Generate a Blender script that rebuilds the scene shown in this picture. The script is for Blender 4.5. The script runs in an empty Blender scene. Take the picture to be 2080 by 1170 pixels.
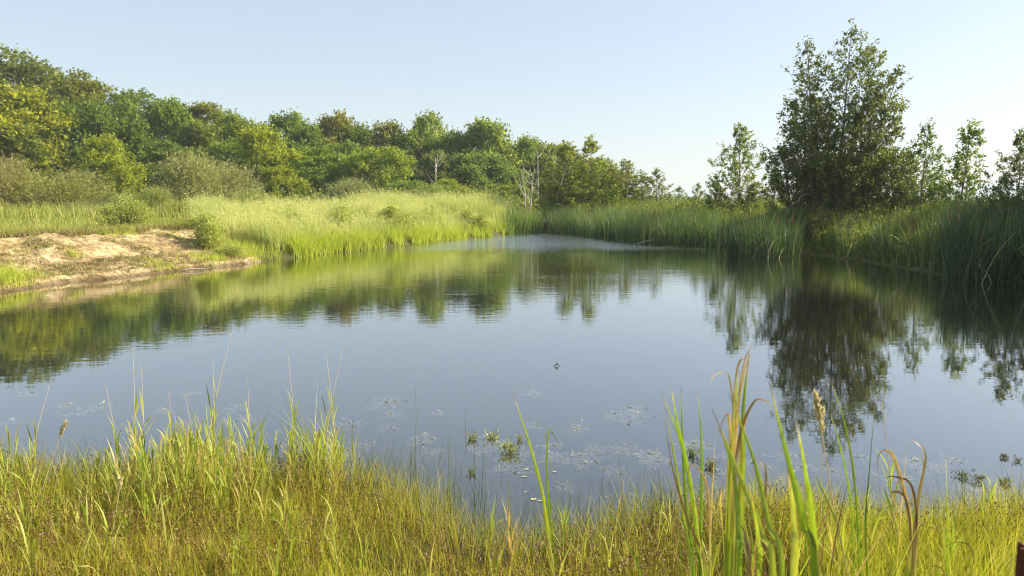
import bpy, math, random
import numpy as np
from mathutils import Vector
R = math.radians
scene = bpy.context.scene
col = scene.collection

# ------------------------------------------------------------------ camera, sky, sun, exposure
F = 1500.0; CX, CY = 1040.0, 585.0; HZ = 410.0; EYE = 2.2
PITCH = math.atan((CY - HZ) / F)
cam = bpy.data.cameras.new("camera"); camo = bpy.data.objects.new("camera", cam); col.objects.link(camo)
cam.sensor_width = 36.0; cam.lens = F / 2080 * 36
cam.clip_start = 0.05; cam.clip_end = 9000
camo.location = (0, 0, EYE); camo.rotation_euler = (math.pi / 2 - PITCH, 0, 0)
cam.dof.use_dof = True; cam.dof.focus_distance = 14.0; cam.dof.aperture_fstop = 5.6
scene.camera = camo
SUN_AZ, SUN_EL = R(76), R(29)
S = Vector((math.sin(SUN_AZ) * math.cos(SUN_EL), math.cos(SUN_AZ) * math.cos(SUN_EL), math.sin(SUN_EL)))
w = bpy.data.worlds.new("World"); scene.world = w; w.use_nodes = True
nt = w.node_tree; bg = nt.nodes['Background']
sky = nt.nodes.new('ShaderNodeTexSky'); sky.sky_type = 'NISHITA'; sky.sun_disc = False
sky.sun_elevation = SUN_EL; sky.sun_rotation = SUN_AZ
sky.altitude = 0; sky.air_density = 1.0; sky.dust_density = 1.2; sky.ozone_density = 1.5
hz = nt.nodes.new('ShaderNodeMix'); hz.data_type = 'RGBA'; hz.inputs[0].default_value = .5; hz.inputs[7].default_value = (3.9, 4.4, 4.9, 1)   # high thin haze
nt.links.new(sky.outputs[0], hz.inputs[6]); nt.links.new(hz.outputs[2], bg.inputs[0]); bg.inputs[1].default_value = 0.078
sl = bpy.data.lights.new("sun", 'SUN'); sl.energy = 4.8; sl.angle = R(0.6); sl.color = (1, .90, .72)
so = bpy.data.objects.new("sun", sl); so.rotation_euler = S.to_track_quat('Z', 'Y').to_euler(); col.objects.link(so)
so.location = (60, 0, 40)
vs = scene.view_settings; vs.view_transform = 'Standard'; vs.look = 'None'; vs.exposure = 1.27; vs.gamma = 1
scene.cycles.filter_width = 1.1; scene.cycles.max_bounces = 8; scene.cycles.transparent_max_bounces = 8
scene.cycles.caustics_reflective = False; scene.cycles.caustics_refractive = False

# ------------------------------------------------------------------ pixel <-> world helpers
def ray(px, py):
    a = (px - CX) / F; b = (CY - py) / F
    c, s = math.cos(PITCH), math.sin(PITCH)
    return Vector((a, c + b * s, -s + b * c))
def at(px, py, z=0.0):
    r = ray(px, py); t = (z - EYE) / r.z
    return Vector((r.x * t, r.y * t, z))
def W(px, py, D):
    r = ray(px, py); t = D / r.y
    return Vector((r.x * t, D, EYE + r.z * t))
def xpix(x, y):
    return CX + F * x / (y * math.cos(PITCH) + 0.0)     # near the horizon line
def xat(px, D): return (px - CX) / F * D * math.cos(PITCH)

# ------------------------------------------------------------------ noise
def vnoise(x, y, seed=0):
    xi = np.floor(x).astype(np.int64); yi = np.floor(y).astype(np.int64)
    fx = x - xi; fy = y - yi; fx = fx * fx * (3 - 2 * fx); fy = fy * fy * (3 - 2 * fy)
    def h(a, b):
        n = (a * 374761393 + b * 668265263 + seed * 974711) & 0x7fffffff
        n = ((n ^ (n >> 13)) * 1274126177) & 0x7fffffff
        return ((n ^ (n >> 16)) & 0xffff) / 65535.0
    return (h(xi, yi) * (1 - fx) + h(xi + 1, yi) * fx) * (1 - fy) + (h(xi, yi + 1) * (1 - fx) + h(xi + 1, yi + 1) * fx) * fy
def fbm(x, y, seed=0, oct=4):
    v = 0; a = .5; f = 1
    for i in range(oct):
        v = v + a * (vnoise(x * f, y * f, seed + i) - .5) * 2; a *= .5; f *= 2.03
    return v
def sstep(a, b, x):
    t = np.clip((x - a) / (b - a), 0, 1); return t * t * (3 - 2 * t)

# ------------------------------------------------------------------ mesh helpers
class Acc:
    def __init__(s): s.V = []; s.F = []; s.R = []; s.n = 0
    def add(s, V, Fq, r):
        V = np.asarray(V, float).reshape(-1, 3); Fq = np.asarray(Fq, int).reshape(-1, 4)
        r = np.broadcast_to(np.asarray(r, float), (len(V),))
        s.V.append(V); s.F.append(Fq + s.n); s.R.append(r); s.n += len(V); return s
    def mesh(s, name, mat, smooth=True):
        V = np.concatenate(s.V).astype(np.float32); Fq = np.concatenate(s.F).astype(np.int32); r = np.concatenate(s.R).astype(np.float32)
        me = bpy.data.meshes.new(name)
        me.vertices.add(len(V)); me.vertices.foreach_set('co', V.ravel())
        me.loops.add(Fq.size); me.loops.foreach_set('vertex_index', Fq.ravel())
        me.polygons.add(len(Fq)); me.polygons.foreach_set('loop_start', np.arange(0, Fq.size, 4, dtype=np.int32))
        me.polygons.foreach_set('use_smooth', np.full(len(Fq), smooth))
        a = me.attributes.new('rnd', 'FLOAT', 'POINT'); a.data.foreach_set('value', r)
        me.update(calc_edges=True); me.materials.append(mat)
        return me
    def build(s, name, mat, parent=None, smooth=True):
        return link(name, s.mesh(name, mat, smooth), parent)
def link(name, data, parent=None):
    o = bpy.data.objects.new(name, data); col.objects.link(o)
    if parent: o.parent = parent
    return o
def tag(o, label=None, cat=None, group=None, kind=None):
    if label: o['label'] = label
    if cat: o['category'] = cat
    if group: o['group'] = group
    if kind: o['kind'] = kind
    return o
def empty(name, loc=(0, 0, 0), rz=0):
    o = bpy.data.objects.new(name, None); o.empty_display_size = .2; o.location = loc; o.rotation_euler = (0, 0, rz)
    col.objects.link(o); return o
def unit(a): return a / (np.linalg.norm(a, axis=-1, keepdims=True) + 1e-9)

def tube(acc, pts, rad, sides=6, r=.5, cap=True):
    P = np.asarray([tuple(p) for p in pts], float); n = len(P); rad = np.asarray(rad, float)
    T = unit(np.gradient(P, axis=0)); ref = np.array([0.13, 0.97, .2]) if abs(T[:, 2]).mean() > .5 else np.array([0, 0, 1.])
    A = unit(np.cross(T, ref)); B = np.cross(T, A)
    th = np.linspace(0, 2 * np.pi, sides, endpoint=False)
    V = P[:, None, :] + rad[:, None, None] * (np.cos(th)[None, :, None] * A[:, None, :] + np.sin(th)[None, :, None] * B[:, None, :])
    i = np.arange(n - 1)[:, None] * sides; j = np.arange(sides)[None, :]; k = (j + 1) % sides
    Fq = np.stack([i + j, i + k, i + sides + k, i + sides + j], -1).reshape(-1, 4)
    acc.add(V, Fq, r)
def crom(pts, n=20):
    P = [Vector(p) for p in pts]; P = [P[0] * 2 - P[1]] + P + [P[-1] * 2 - P[-2]]
    out = []; m = len(P) - 3
    for k in range(n + 1):
        u = k / n * m; i = min(int(u), m - 1); t = u - i
        a, b, c, d = P[i:i + 4]
        out.append(.5 * ((2 * b) + (c - a) * t + (2 * a - 5 * b + 4 * c - d) * t * t + (3 * b - a - 3 * c + d) * t ** 3))
    return out
def ribbon(acc, pts, width, r=.5, n=22, twist=0.0, fold=.25, side=(1, 0, 0), base=.7, tip=.06, dry=None):
    """long leaf blade: three verts across, folded along the midrib, tapering to its tip"""
    P = np.array([tuple(p) for p in crom(pts, n)]); T = unit(np.gradient(P, axis=0))
    s = np.asarray(side, float)[None, :]; s = unit(s - T * (T * s).sum(-1, keepdims=True)); nn = np.cross(T, s)
    t = np.linspace(0, 1, n + 1); a = twist * t; s2 = s * np.cos(a)[:, None] + nn * np.sin(a)[:, None]; n2 = np.cross(T, s2)
    wd = width * .5 * np.minimum(base + t * 1.2, 1) * np.clip((1 - t) * 2.2, tip, 1) ** .8
    V = np.stack([P - s2 * wd[:, None], P + n2 * (wd * fold)[:, None], P + s2 * wd[:, None]], 1)
    i = np.arange(n)[:, None] * 3; j = np.array([[0, 1]])
    Fq = np.stack([i + j, i + j + 1, i + j + 4, i + j + 3], -1).reshape(-1, 4)
    if dry == 'tip': rt = r * .75 + (1 - r * .75) * sstep(.80, 1.0, t)
    elif dry == 'all': rt = .6 + (.28 + .12 * r - .0) * sstep(.08, .4, t)
    else: rt = r + t * 0
    acc.add(V, Fq, np.repeat(rt, 3))

def blades(rng, P, h, wd, bend, acc, seg=3, az=None, r=None, tipw=.08, lean=None):
    """many grass blades at once. P (n,3) bases; h, wd, bend (n)"""
    n = len(P); az = rng.uniform(0, 2 * np.pi, n) if az is None else az
    d = np.stack([np.cos(az), np.sin(az), np.zeros(n)], -1)
    fa = rng.uniform(0, 2 * np.pi, n); sd = np.stack([np.cos(fa), np.sin(fa), np.zeros(n)], -1)
    t = np.linspace(0, 1, seg + 1)
    ln = rng.uniform(0, .25, n) if lean is None else lean
    ph = (ln[:, None] + bend[:, None] * t[None, :] ** 1.3)
    ds = (h / seg)[:, None]
    X = np.concatenate([np.zeros((n, 1)), np.cumsum(np.sin(ph[:, :-1] * .5 + ph[:, 1:] * .5) * ds, 1)], 1)
    Z = np.concatenate([np.zeros((n, 1)), np.cumsum(np.cos(ph[:, :-1] * .5 + ph[:, 1:] * .5) * ds, 1)], 1)
    C = P[:, None, :] + d[:, None, :] * X[:, :, None]; C[:, :, 2] += Z
    ww = wd[:, None] * .5 * np.maximum(np.minimum(1.25 - t, 1)[None, :] * (1 - t ** 3)[None, :], tipw)
    V = np.stack([C - sd[:, None, :] * ww[:, :, None], C + sd[:, None, :] * ww[:, :, None]], 2).reshape(-1, 3)
    b = np.arange(n)[:, None] * (seg + 1) * 2 + np.arange(seg)[None, :] * 2
    Fq = np.stack([b, b + 1, b + 3, b + 2], -1).reshape(-1, 4)
    r = rng.random(n) if r is None else r
    acc.add(V, Fq, np.repeat(r, (seg + 1) * 2))
    return C[:, -1, :]

def leaves_along(rng, O, D, L, n, size, asp, jit, acc, up=.4, wild=.8, droop=0., r=None):
    """n leaves on each twig starting at O, running along D for length L"""
    m = len(O); t = rng.uniform(.05, 1, (m, n))
    P = O[:, None, :] + D[:, None, :] * (L[:, None] * t)[:, :, None] + rng.normal(0, jit, (m, n, 3))
    P[:, :, 2] -= droop * t * t * L[:, None]
    ax = unit(D[:, None, :] * .7 + rng.normal(0, wild, (m, n, 3)) * .7 - np.array([0, 0, droop]))
    nr = rng.normal(0, 1, (m, n, 3)) + np.array([0, 0, up * 2])
    sd = unit(np.cross(ax, nr)); s = size * rng.uniform(.6, 1.25, (m, n, 1))
    nn = np.cross(ax, sd)
    V = np.stack([P, P + ax * s * .45 + sd * s * asp * .5 + nn * s * .06, P + ax * s, P + ax * s * .45 - sd * s * asp * .5 + nn * s * .06], 2).reshape(-1, 3)
    k = m * n; Fq = np.arange(k * 4).reshape(k, 4)
    rr = (rng.random((m, 1)) if r is None else r[:, None]) * .55 + rng.random((m, n)) * .45
    acc.add(V, Fq, np.repeat(rr.ravel(), 4))

# ------------------------------------------------------------------ materials
def N(nt, t, **k):
    n = nt.nodes.new(t)
    for a, b in k.items(): setattr(n, a, b)
    return n
def newmat(name):
    m = bpy.data.materials.new(name); m.use_nodes = True; nt = m.node_tree; nt.nodes.clear()
    return m, nt, N(nt, 'ShaderNodeOutputMaterial')
def ramp(nt, stops):
    r = N(nt, 'ShaderNodeValToRGB'); e = r.color_ramp.elements
    while len(e) < len(stops): e.new(.5)
    for i, (p, c) in enumerate(stops): e[i].position = p; e[i].color = (*c, 1)
    return r
def leafmat(name, stops, trans=.35, rough=.5, spec=.35, tboost=1.25, tint=True, mottle=False):
    m, nt, out = newmat(name)
    at_ = N(nt, 'ShaderNodeAttribute', attribute_name='rnd'); rp = ramp(nt, stops); nt.links.new(at_.outputs['Fac'], rp.inputs[0])
    c = rp.outputs[0]
    if tint:
        oi = N(nt, 'ShaderNodeObjectInfo'); mx = N(nt, 'ShaderNodeMix', data_type='RGBA', blend_type='MULTIPLY'); mx.inputs[0].default_value = 1
        nt.links.new(c, mx.inputs[6]); nt.links.new(oi.outputs['Color'], mx.inputs[7]); c = mx.outputs[2]
    if mottle:
        tc = N(nt, 'ShaderNodeTexCoord'); mp = N(nt, 'ShaderNodeMapping'); mp.inputs['Scale'].default_value = (140, 140, 9); nt.links.new(tc.outputs['Object'], mp.inputs[0])
        no = N(nt, 'ShaderNodeTexNoise'); no.inputs['Scale'].default_value = 1.5; no.inputs['Detail'].default_value = 5; nt.links.new(mp.outputs[0], no.inputs['Vector'])
        r2 = ramp(nt, [(.3, (.62, .58, .5)), (.5, (1, 1, 1)), (.75, (1.15, 1.1, .9))]); nt.links.new(no.outputs['Fac'], r2.inputs[0])
        m2 = N(nt, 'ShaderNodeMix', data_type='RGBA', blend_type='MULTIPLY'); m2.inputs[0].default_value = 1; nt.links.new(c, m2.inputs[6]); nt.links.new(r2.outputs[0], m2.inputs[7]); c = m2.outputs[2]
    p = N(nt, 'ShaderNodeBsdfPrincipled'); p.inputs['Roughness'].default_value = rough; p.inputs['Specular IOR Level'].default_value = spec
    nt.links.new(c, p.inputs['Base Color'])
    tr = N(nt, 'ShaderNodeBsdfTranslucent')
    hs = N(nt, 'ShaderNodeMix', data_type='RGBA', blend_type='MULTIPLY'); hs.inputs[0].default_value = 1
    hs.inputs[7].default_value = (tboost * 1.1, tboost * 1.15, tboost * .6, 1); nt.links.new(c, hs.inputs[6])
    nt.links.new(hs.outputs[2], tr.inputs[0])
    ms = N(nt, 'ShaderNodeMixShader'); ms.inputs[0].default_value = trans
    nt.links.new(p.outputs[0], ms.inputs[1]); nt.links.new(tr.outputs[0], ms.inputs[2]); nt.links.new(ms.outputs[0], out.inputs[0])
    return m
def noisemat(name, stops, scale=4, detail=8, rough=.9, bump=.3, bdist=.02, spec=.2, second=None, stretch=(1, 1, 1)):
    m, nt, out = newmat(name)
    tc = N(nt, 'ShaderNodeTexCoord'); mp = N(nt, 'ShaderNodeMapping'); mp.inputs['Scale'].default_value = stretch
    nt.links.new(tc.outputs['Object'], mp.inputs[0])
    no = N(nt, 'ShaderNodeTexNoise'); no.inputs['Scale'].default_value = scale; no.inputs['Detail'].default_value = detail; no.inputs['Roughness'].default_value = .65
    nt.links.new(mp.outputs[0], no.inputs['Vector'])
    rp = ramp(nt, stops); nt.links.new(no.outputs['Fac'], rp.inputs[0]); c = rp.outputs[0]
    if second:
        n2 = N(nt, 'ShaderNodeTexNoise'); n2.inputs['Scale'].default_value = second[0]; n2.inputs['Detail'].default_value = 5
        nt.links.new(mp.outputs[0], n2.inputs['Vector']); r2 = ramp(nt, second[1]); nt.links.new(n2.outputs['Fac'], r2.inputs[0])
        mx = N(nt, 'ShaderNodeMix', data_type='RGBA', blend_type='MULTIPLY'); mx.inputs[0].default_value = 1
        nt.links.new(c, mx.inputs[6]); nt.links.new(r2.outputs[0], mx.inputs[7]); c = mx.outputs[2]
    p = N(nt, 'ShaderNodeBsdfPrincipled'); p.inputs['Roughness'].default_value = rough; p.inputs['Specular IOR Level'].default_value = spec
    nt.links.new(c, p.inputs['Base Color'])
    b = N(nt, 'ShaderNodeBump'); b.inputs['Strength'].default_value = bump; b.inputs['Distance'].default_value = bdist
    nt.links.new(no.outputs['Fac'], b.inputs['Height']); nt.links.new(b.outputs[0], p.inputs['Normal'])
    nt.links.new(p.outputs[0], out.inputs[0]); return m

M = {}
M['broad'] = leafmat('broadleaf_foliage', [(0, (.068, .10, .018)), (.5, (.16, .20, .034)), (1, (.36, .38, .085))], .48)
M['willow'] = leafmat('willow_foliage', [(0, (.16, .17, .06)), (.5, (.31, .31, .13)), (1, (.50, .48, .25))], .38)
M['poplar'] = leafmat('poplar_foliage', [(0, (.07, .09, .02)), (.45, (.14, .17, .035)), (.8, (.26, .28, .075)), (1, (.50, .49, .27))], .42, rough=.5, spec=.4)
M['bark'] = noisemat('grey_bark', [(.3, (.10, .085, .065)), (.7, (.26, .23, .19))], 9, stretch=(1, 1, .25))
M['palebark'] = noisemat('pale_dead_wood', [(.3, (.34, .30, .24)), (.7, (.62, .57, .47))], 7, stretch=(1, 1, .2))
M['twig'] = noisemat('twig_bark', [(.3, (.10, .075, .05)), (.7, (.22, .17, .12))], 9)
M['meadow'] = leafmat('meadow_grass', [(0, (.16, .20, .03)), (.5, (.32, .35, .06)), (.8, (.42, .40, .11)), (1, (.50, .42, .18))], .4)
M['bankgrass'] = leafmat('pale_tall_grass', [(0, (.18, .24, .06)), (.4, (.36, .41, .12)), (.75, (.54, .54, .22)), (1, (.72, .65, .38))], .40)
M['sedge'] = leafmat('bright_sedge', [(0, (.24, .32, .03)), (.6, (.44, .50, .06)), (1, (.58, .54, .14))], .45)
M['cattail'] = leafmat('cattail_leaves', [(0, (.04, .075, .035)), (.55, (.09, .14, .06)), (.82, (.20, .25, .09)), (1, (.46, .38, .20))], .34, rough=.4)
M['weeds'] = leafmat('bank_weeds', [(0, (.10, .14, .025)), (.5, (.22, .26, .045)), (1, (.42, .41, .10))], .42)
M['turf'] = leafmat('shore_grass', [(0, (.16, .185, .02)), (.4, (.34, .34, .035)), (.68, (.55, .46, .08)), (.86, (.60, .46, .19)), (1, (.26, .14, .05))], .38)
M['reed'] = leafmat('reed_grass_leaves', [(0, (.17, .25, .025)), (.5, (.32, .38, .045)), (.8, (.46, .42, .12)), (1, (.50, .33, .15))], .4)
M['rush'] = leafmat('rush_stems', [(0, (.06, .10, .02)), (.6, (.12, .16, .035)), (1, (.22, .17, .08))], .2)
M['straw'] = leafmat('straw', [(0, (.50, .40, .24)), (1, (.70, .60, .42))], .25)
M['seedbrown'] = leafmat('brown_seeds', [(0, (.10, .045, .02)), (1, (.24, .12, .05))], .1)
M['catgreen'] = leafmat('near_cattail_leaf', [(0, (.14, .25, .02)), (.4, (.28, .38, .035)), (.72, (.46, .46, .07)), (.86, (.56, .42, .20)), (1, (.20, .10, .06))], .42, rough=.4, spec=.4, mottle=True)
M['catbrown'] = leafmat('brown_cattail_leaf', [(0, (.20, .10, .05)), (.5, (.42, .26, .12)), (1, (.62, .48, .28))], .25)
M['milfoil'] = leafmat('underwater_sprigs', [(0, (.22, .24, .18)), (1, (.46, .46, .37))], .2)
M['stubble'] = leafmat('dry_stubble', [(0, (.12, .09, .03)), (.5, (.26, .20, .08)), (.8, (.24, .25, .06)), (1, (.42, .34, .18))], .2)
M['emerg'] = leafmat('water_plant_leaves', [(0, (.10, .12, .05)), (.6, (.32, .36, .16)), (1, (.62, .60, .40))], .3)
M['pad'] = leafmat('floating_leaf', [(0, (.35, .42, .18)), (1, (.55, .55, .30))], .1)
M['rust'] = noisemat('rusted_steel', [(.35, (.05, .014, .008)), (.65, (.13, .04, .02))], 30, rough=.8, bump=.5, bdist=.003)

# ------------------------------------------------------------------ pond outline and terrain
shore_px = [(0, 595), (80, 582), (150, 572), (210, 568), (280, 560), (340, 553), (400, 546), (440, 543), (500, 537), (530, 531), (620, 521), (680, 513), (740, 508), (800, 502), (870, 493), (950, 484), (1000, 479), (1040, 475), (1100, 473), (1160, 476), (1200, 481), (1250, 488), (1290, 494), (1340, 497), (1440, 501), (1470, 503), (1482, 517), (1520, 523), (1560, 524), (1615, 522), (1640, 517), (1680, 522), (1740, 530), (1800, 541), (1860, 550), (1900, 558), (1950, 571), (2080, 575)]
near_px = [(2080, 1062), (1990, 1075), (1900, 1100), (1800, 1098), (1700, 1075), (1600, 1058), (1450, 1062), (1350, 1080), (1270, 1112), (1200, 1136), (1080, 1150), (980, 1146), (900, 1122), (850, 1088), (790, 1030), (730, 1000), (640, 985), (520, 985), (400, 985), (300, 982), (180, 985), (90, 985), (0, 975)]
poly = [tuple(at(*p).xy) for p in shore_px] + [(21, 21), (27, 16), (24, 9), (12, 6.2)] + [tuple(at(*p).xy) for p in near_px] + [(-8, 6.0), (-14, 7.5), (-19, 11), (-17, 15.5)]
PA = np.array(poly); PB = np.roll(PA, -1, 0)
def pond_d(x, y):
    """signed distance to the waterline: positive on land"""
    x = np.asarray(x, float); y = np.asarray(y, float); best = np.full(x.shape, 1e9); ins = np.zeros(x.shape, bool)
    for (ax, ay), (bx, by) in zip(PA, PB):
        dx, dy = bx - ax, by - ay
        t = np.clip(((x - ax) * dx + (y - ay) * dy) / (dx * dx + dy * dy), 0, 1)
        best = np.minimum(best, (x - ax - t * dx) ** 2 + (y - ay - t * dy) ** 2)
        c = ((ay > y) != (by > y)) & (x < (bx - ax) * (y - ay) / (by - ay + 1e-12) + ax); ins ^= c
    d = np.sqrt(best)
    return np.where(ins, -d, d)
def sandmask(x, y, d):
    px = CX + F * x / np.maximum(y, 1)
    edge = 4.6 + .9 * fbm(x * .5, y * .5, 31)
    return sstep(14, 15.5, y) * sstep(530, 490, px + 30 * fbm(x, y, 5)) * sstep(edge + .4, edge - .4, d) * (x < 0)
def height(x, y):
    x = np.asarray(x, float); y = np.asarray(y, float); d = pond_d(x, y)
    near = sstep(12, 9, y) ; left = (1 - near) * sstep(3, -1, x - (y - 50) * .0); right = 1 - near - left
    zl = .42 * sstep(-.6, 3.0, d) + .55 * sstep(2.0, 4.4, d) + .12 * sstep(0, .25, d) + .35 * sstep(15, 60, d)
    zr = .5 * sstep(-.2, 4.0, d) + .05 * sstep(0, .3, d)
    zn = .60 * sstep(-.2, 4.2, d) + .04 * sstep(0, .3, d)
    land = near * zn + left * zl + right * zr
    land = land + np.minimum(d * .1, .07) * fbm(x * .8, y * .8, 3) + .02 * fbm(x * 4, y * 4, 9) * np.clip(d, 0, 1)
    sm = sandmask(x, y, d)
    lump = fbm(x * 1.1 + .8 * fbm(x, y, 44), y * 1.1, 20, 5)
    land = land + sm * np.clip(d * .8, 0, 1) * (.14 * lump - .11 * np.abs(fbm(x * 1.5, y * .5, 27)))
    bed = -np.minimum(.05 + .11 * -d, 1.4) + .015 * fbm(x * 3, y * 3, 12)
    return np.where(d > 0, np.maximum(land, .015 * np.clip(d * 10, 0, 1)), np.where(-d < .5, np.minimum(-.0 + d * .2, bed * 0 + d * .2), bed - .03))
def H(x, y): return float(height(np.array([x]), np.array([y]))[0])
def grid(xs, ys, zf):
    X, Y = np.meshgrid(xs, ys); Z = zf(X, Y); V = np.stack([X, Y, Z], -1).reshape(-1, 3)
    nx = len(xs); i = np.arange(len(ys) - 1)[:, None] * nx; j = np.arange(nx - 1)[None, :]
    return V, np.stack([i + j, i + j + 1, i + nx + j + 1, i + nx + j], -1).reshape(-1, 4)
def spread(a, b, st, far, g=1.25):
    v = list(np.arange(a, b + st, st)); s = st
    while v[-1] < far: s *= g; v.append(v[-1] + s)
    s = st
    while v[0] > -far: s *= g; v.insert(0, v[0] - s)
    return np.array(v)
def gheight(X, Y):
    d = pond_d(X, Y); z = height(X, Y)
    return np.where(sandmask(X, Y, d) > .02, z - .06, z)
a = Acc(); V, Fq = grid(spread(-26, 26, .2, 3000), spread(-3, 58, .2, 3200), gheight); a.add(V, Fq, .5)
def wetmat(m, z0, z1, k):
    nt = m.node_tree; p = [n for n in nt.nodes if n.type == 'BSDF_PRINCIPLED'][0]; src = p.inputs['Base Color'].links[0].from_socket
    g = N(nt, 'ShaderNodeNewGeometry'); sp = N(nt, 'ShaderNodeSeparateXYZ'); nt.links.new(g.outputs['Position'], sp.inputs[0])
    mp = N(nt, 'ShaderNodeMapRange'); nt.links.new(sp.outputs['Z'], mp.inputs[0]); mp.inputs[1].default_value = z0; mp.inputs[2].default_value = z1; mp.inputs[3].default_value = k; mp.inputs[4].default_value = 1
    mx = N(nt, 'ShaderNodeMix', data_type='RGBA', blend_type='MULTIPLY'); mx.inputs[0].default_value = 1
    nt.links.new(src, mx.inputs[6]); nt.links.new(mp.outputs[0], mx.inputs[7]); nt.links.new(mx.outputs[2], p.inputs['Base Color']); return m
M['ground'] = noisemat('grassy_earth', [(.3, (.045, .042, .018)), (.55, (.09, .085, .03)), (.75, (.15, .13, .06))], 2.2, second=(.25, [(.3, (.7, .8, .6)), (.7, (1.1, 1.1, .9))]), bump=.6, bdist=.05)
wetmat(M['ground'], -.30, .03, .15)   # dark mud on the pond bed
tag(a.build('ground', M['ground']), 'grassy earth banks and muddy pond bed around the water', 'ground', kind='structure')
# sandy bank on the left shore
xs = np.arange(-27, -4, .07); ys = np.arange(13.5, 34, .08)
X, Y = np.meshgrid(xs, ys); d = pond_d(X, Y); sm = sandmask(X, Y, d); Z = height(X, Y)
Z = Z + .05 * fbm(X * 4, Y * 4, 61, 5) * np.clip(d * 2, 0, 1) + .004
Z = np.where(sm > .03, Z, Z - .25)
keep = ((sm > .01) & (d > -.6)) | ((d > -.7) & (d <= 0) & (sandmask(X, Y, np.abs(d)) > .01))
nx = len(xs); i = np.arange(len(ys) - 1)[:, None] * nx; j = np.arange(nx - 1)[None, :]
Fq = np.stack([i + j, i + j + 1, i + nx + j + 1, i + nx + j], -1).reshape(-1, 4)
kf = keep.ravel()[Fq].all(1); used = np.unique(Fq[kf]); rm = np.zeros(nx * len(ys), int); rm[used] = np.arange(len(used))
a = Acc(); a.add(np.stack([X, Y, Z], -1).reshape(-1, 3)[used], rm[Fq[kf]], .5)
M['sand'] = noisemat('pale_sandy_soil', [(.32, (.17, .12, .055)), (.48, (.37, .275, .14)), (.64, (.60, .48, .29))], .9, 10, second=(7, [(.36, (.5, .46, .36)), (.58, (1.05, 1.02, 1))]), bump=.9, bdist=.12)
wetmat(M['sand'], .05, .14, .42)      # wet margin at the waterline
tag(a.build('sandy_bank', M['sand']), 'eroded pale sandy bank sloping down to the water on the left', 'bank', kind='structure')

# ------------------------------------------------------------------ water
def water():
    m, nt, out = newmat('pond_water'); L = nt.links.new
    tc = N(nt, 'ShaderNodeTexCoord'); sep = N(nt, 'ShaderNodeSeparateXYZ'); L(tc.outputs['Object'], sep.inputs[0])
    def noise(sc, det, st, w_=None):
        mp = N(nt, 'ShaderNodeMapping'); mp.inputs['Scale'].default_value = st; L(tc.outputs['Object'], mp.inputs[0])
        n = N(nt, 'ShaderNodeTexNoise'); n.inputs['Scale'].default_value = sc; n.inputs['Detail'].default_value = det; L(mp.outputs[0], n.inputs['Vector']); return n.outputs['Fac']
    def mth(op, a_, b_=None, c_=None):
        n = N(nt, 'ShaderNodeMath', operation=op)
        for k, v in enumerate([a_, b_, c_]):
            if v is None: continue
            if isinstance(v, (int, float)): n.inputs[k].default_value = v
            else: L(v, n.inputs[k])
        return n.outputs[0]
    def mr(v, a0, a1, b0, b1):
        n = N(nt, 'ShaderNodeMapRange', interpolation_type='SMOOTHSTEP'); L(v, n.inputs[0])
        for k, q in zip((1, 2, 3, 4), (a0, a1, b0, b1)): n.inputs[k].default_value = q
        return n.outputs[0]
    # breeze: ruffled water at the far end, calm near the viewer
    warp = noise(.12, 3, (1, 1, 1))
    yy = mth('MULTIPLY_ADD', warp, 9.0, sep.outputs['Y'])
    far = mr(yy, 35.5, 43.5, 0, 1)
    patch = mr(noise(.22, 3, (.5, 1.6, 1)), .5, .68, 0, 1)
    mid = mr(sep.outputs['Y'], 6, 30, .06, .38)
    amp = mth('ADD', mth('MULTIPLY', far, 4.5), mth('MULTIPLY', mid, mth('MULTIPLY_ADD', patch, .5, .75)))
    h = mth('ADD', noise(3.2, 2, (.55, 1.5, 1)), mth('MULTIPLY', noise(9, 2, (.7, 1.4, 1)), .45))
    hb = mth('MULTIPLY', h, amp)
    b = N(nt, 'ShaderNodeBump'); b.inputs['Strength'].default_value = 1; b.inputs['Distance'].default_value = .012; L(hb, b.inputs['Height'])
    gl = N(nt, 'ShaderNodeBsdfGlossy'); gl.inputs['Roughness'].default_value = .015; gl.inputs['Color'].default_value = (.98, .99, 1, 1); L(b.outputs[0], gl.inputs['Normal'])
    tr = N(nt, 'ShaderNodeBsdfTransparent'); tr.inputs[0].default_value = (.68, .64, .60, 1)
    df = N(nt, 'ShaderNodeBsdfDiffuse'); df.inputs[0].default_value = (.02, .021, .02, 1)
    ms1 = N(nt, 'ShaderNodeMixShader'); ms1.inputs[0].default_value = .06; L(tr.outputs[0], ms1.inputs[1]); L(df.outputs[0], ms1.inputs[2])
    lw = N(nt, 'ShaderNodeLayerWeight'); lw.inputs[0].default_value = .5
    fr = mth('MULTIPLY_ADD', mth('POWER', lw.outputs['Facing'], 2.4), .96, .02)
    ms = N(nt, 'ShaderNodeMixShader'); L(fr, ms.inputs[0]); L(ms1.outputs[0], ms.inputs[1]); L(gl.outputs[0], ms.inputs[2]); L(ms.outputs[0], out.inputs[0])
    return m
M['water'] = water()
a = Acc(); xs = np.linspace(-24, 32, 57); ys = np.linspace(2.2, 58, 57)
V, Fq = grid(xs, ys, lambda x, y: x * 0); a.add(V, Fq, .5)
tag(a.build('water', M['water']), 'calm pond water mirroring sky and trees', 'water', kind='structure')

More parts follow.
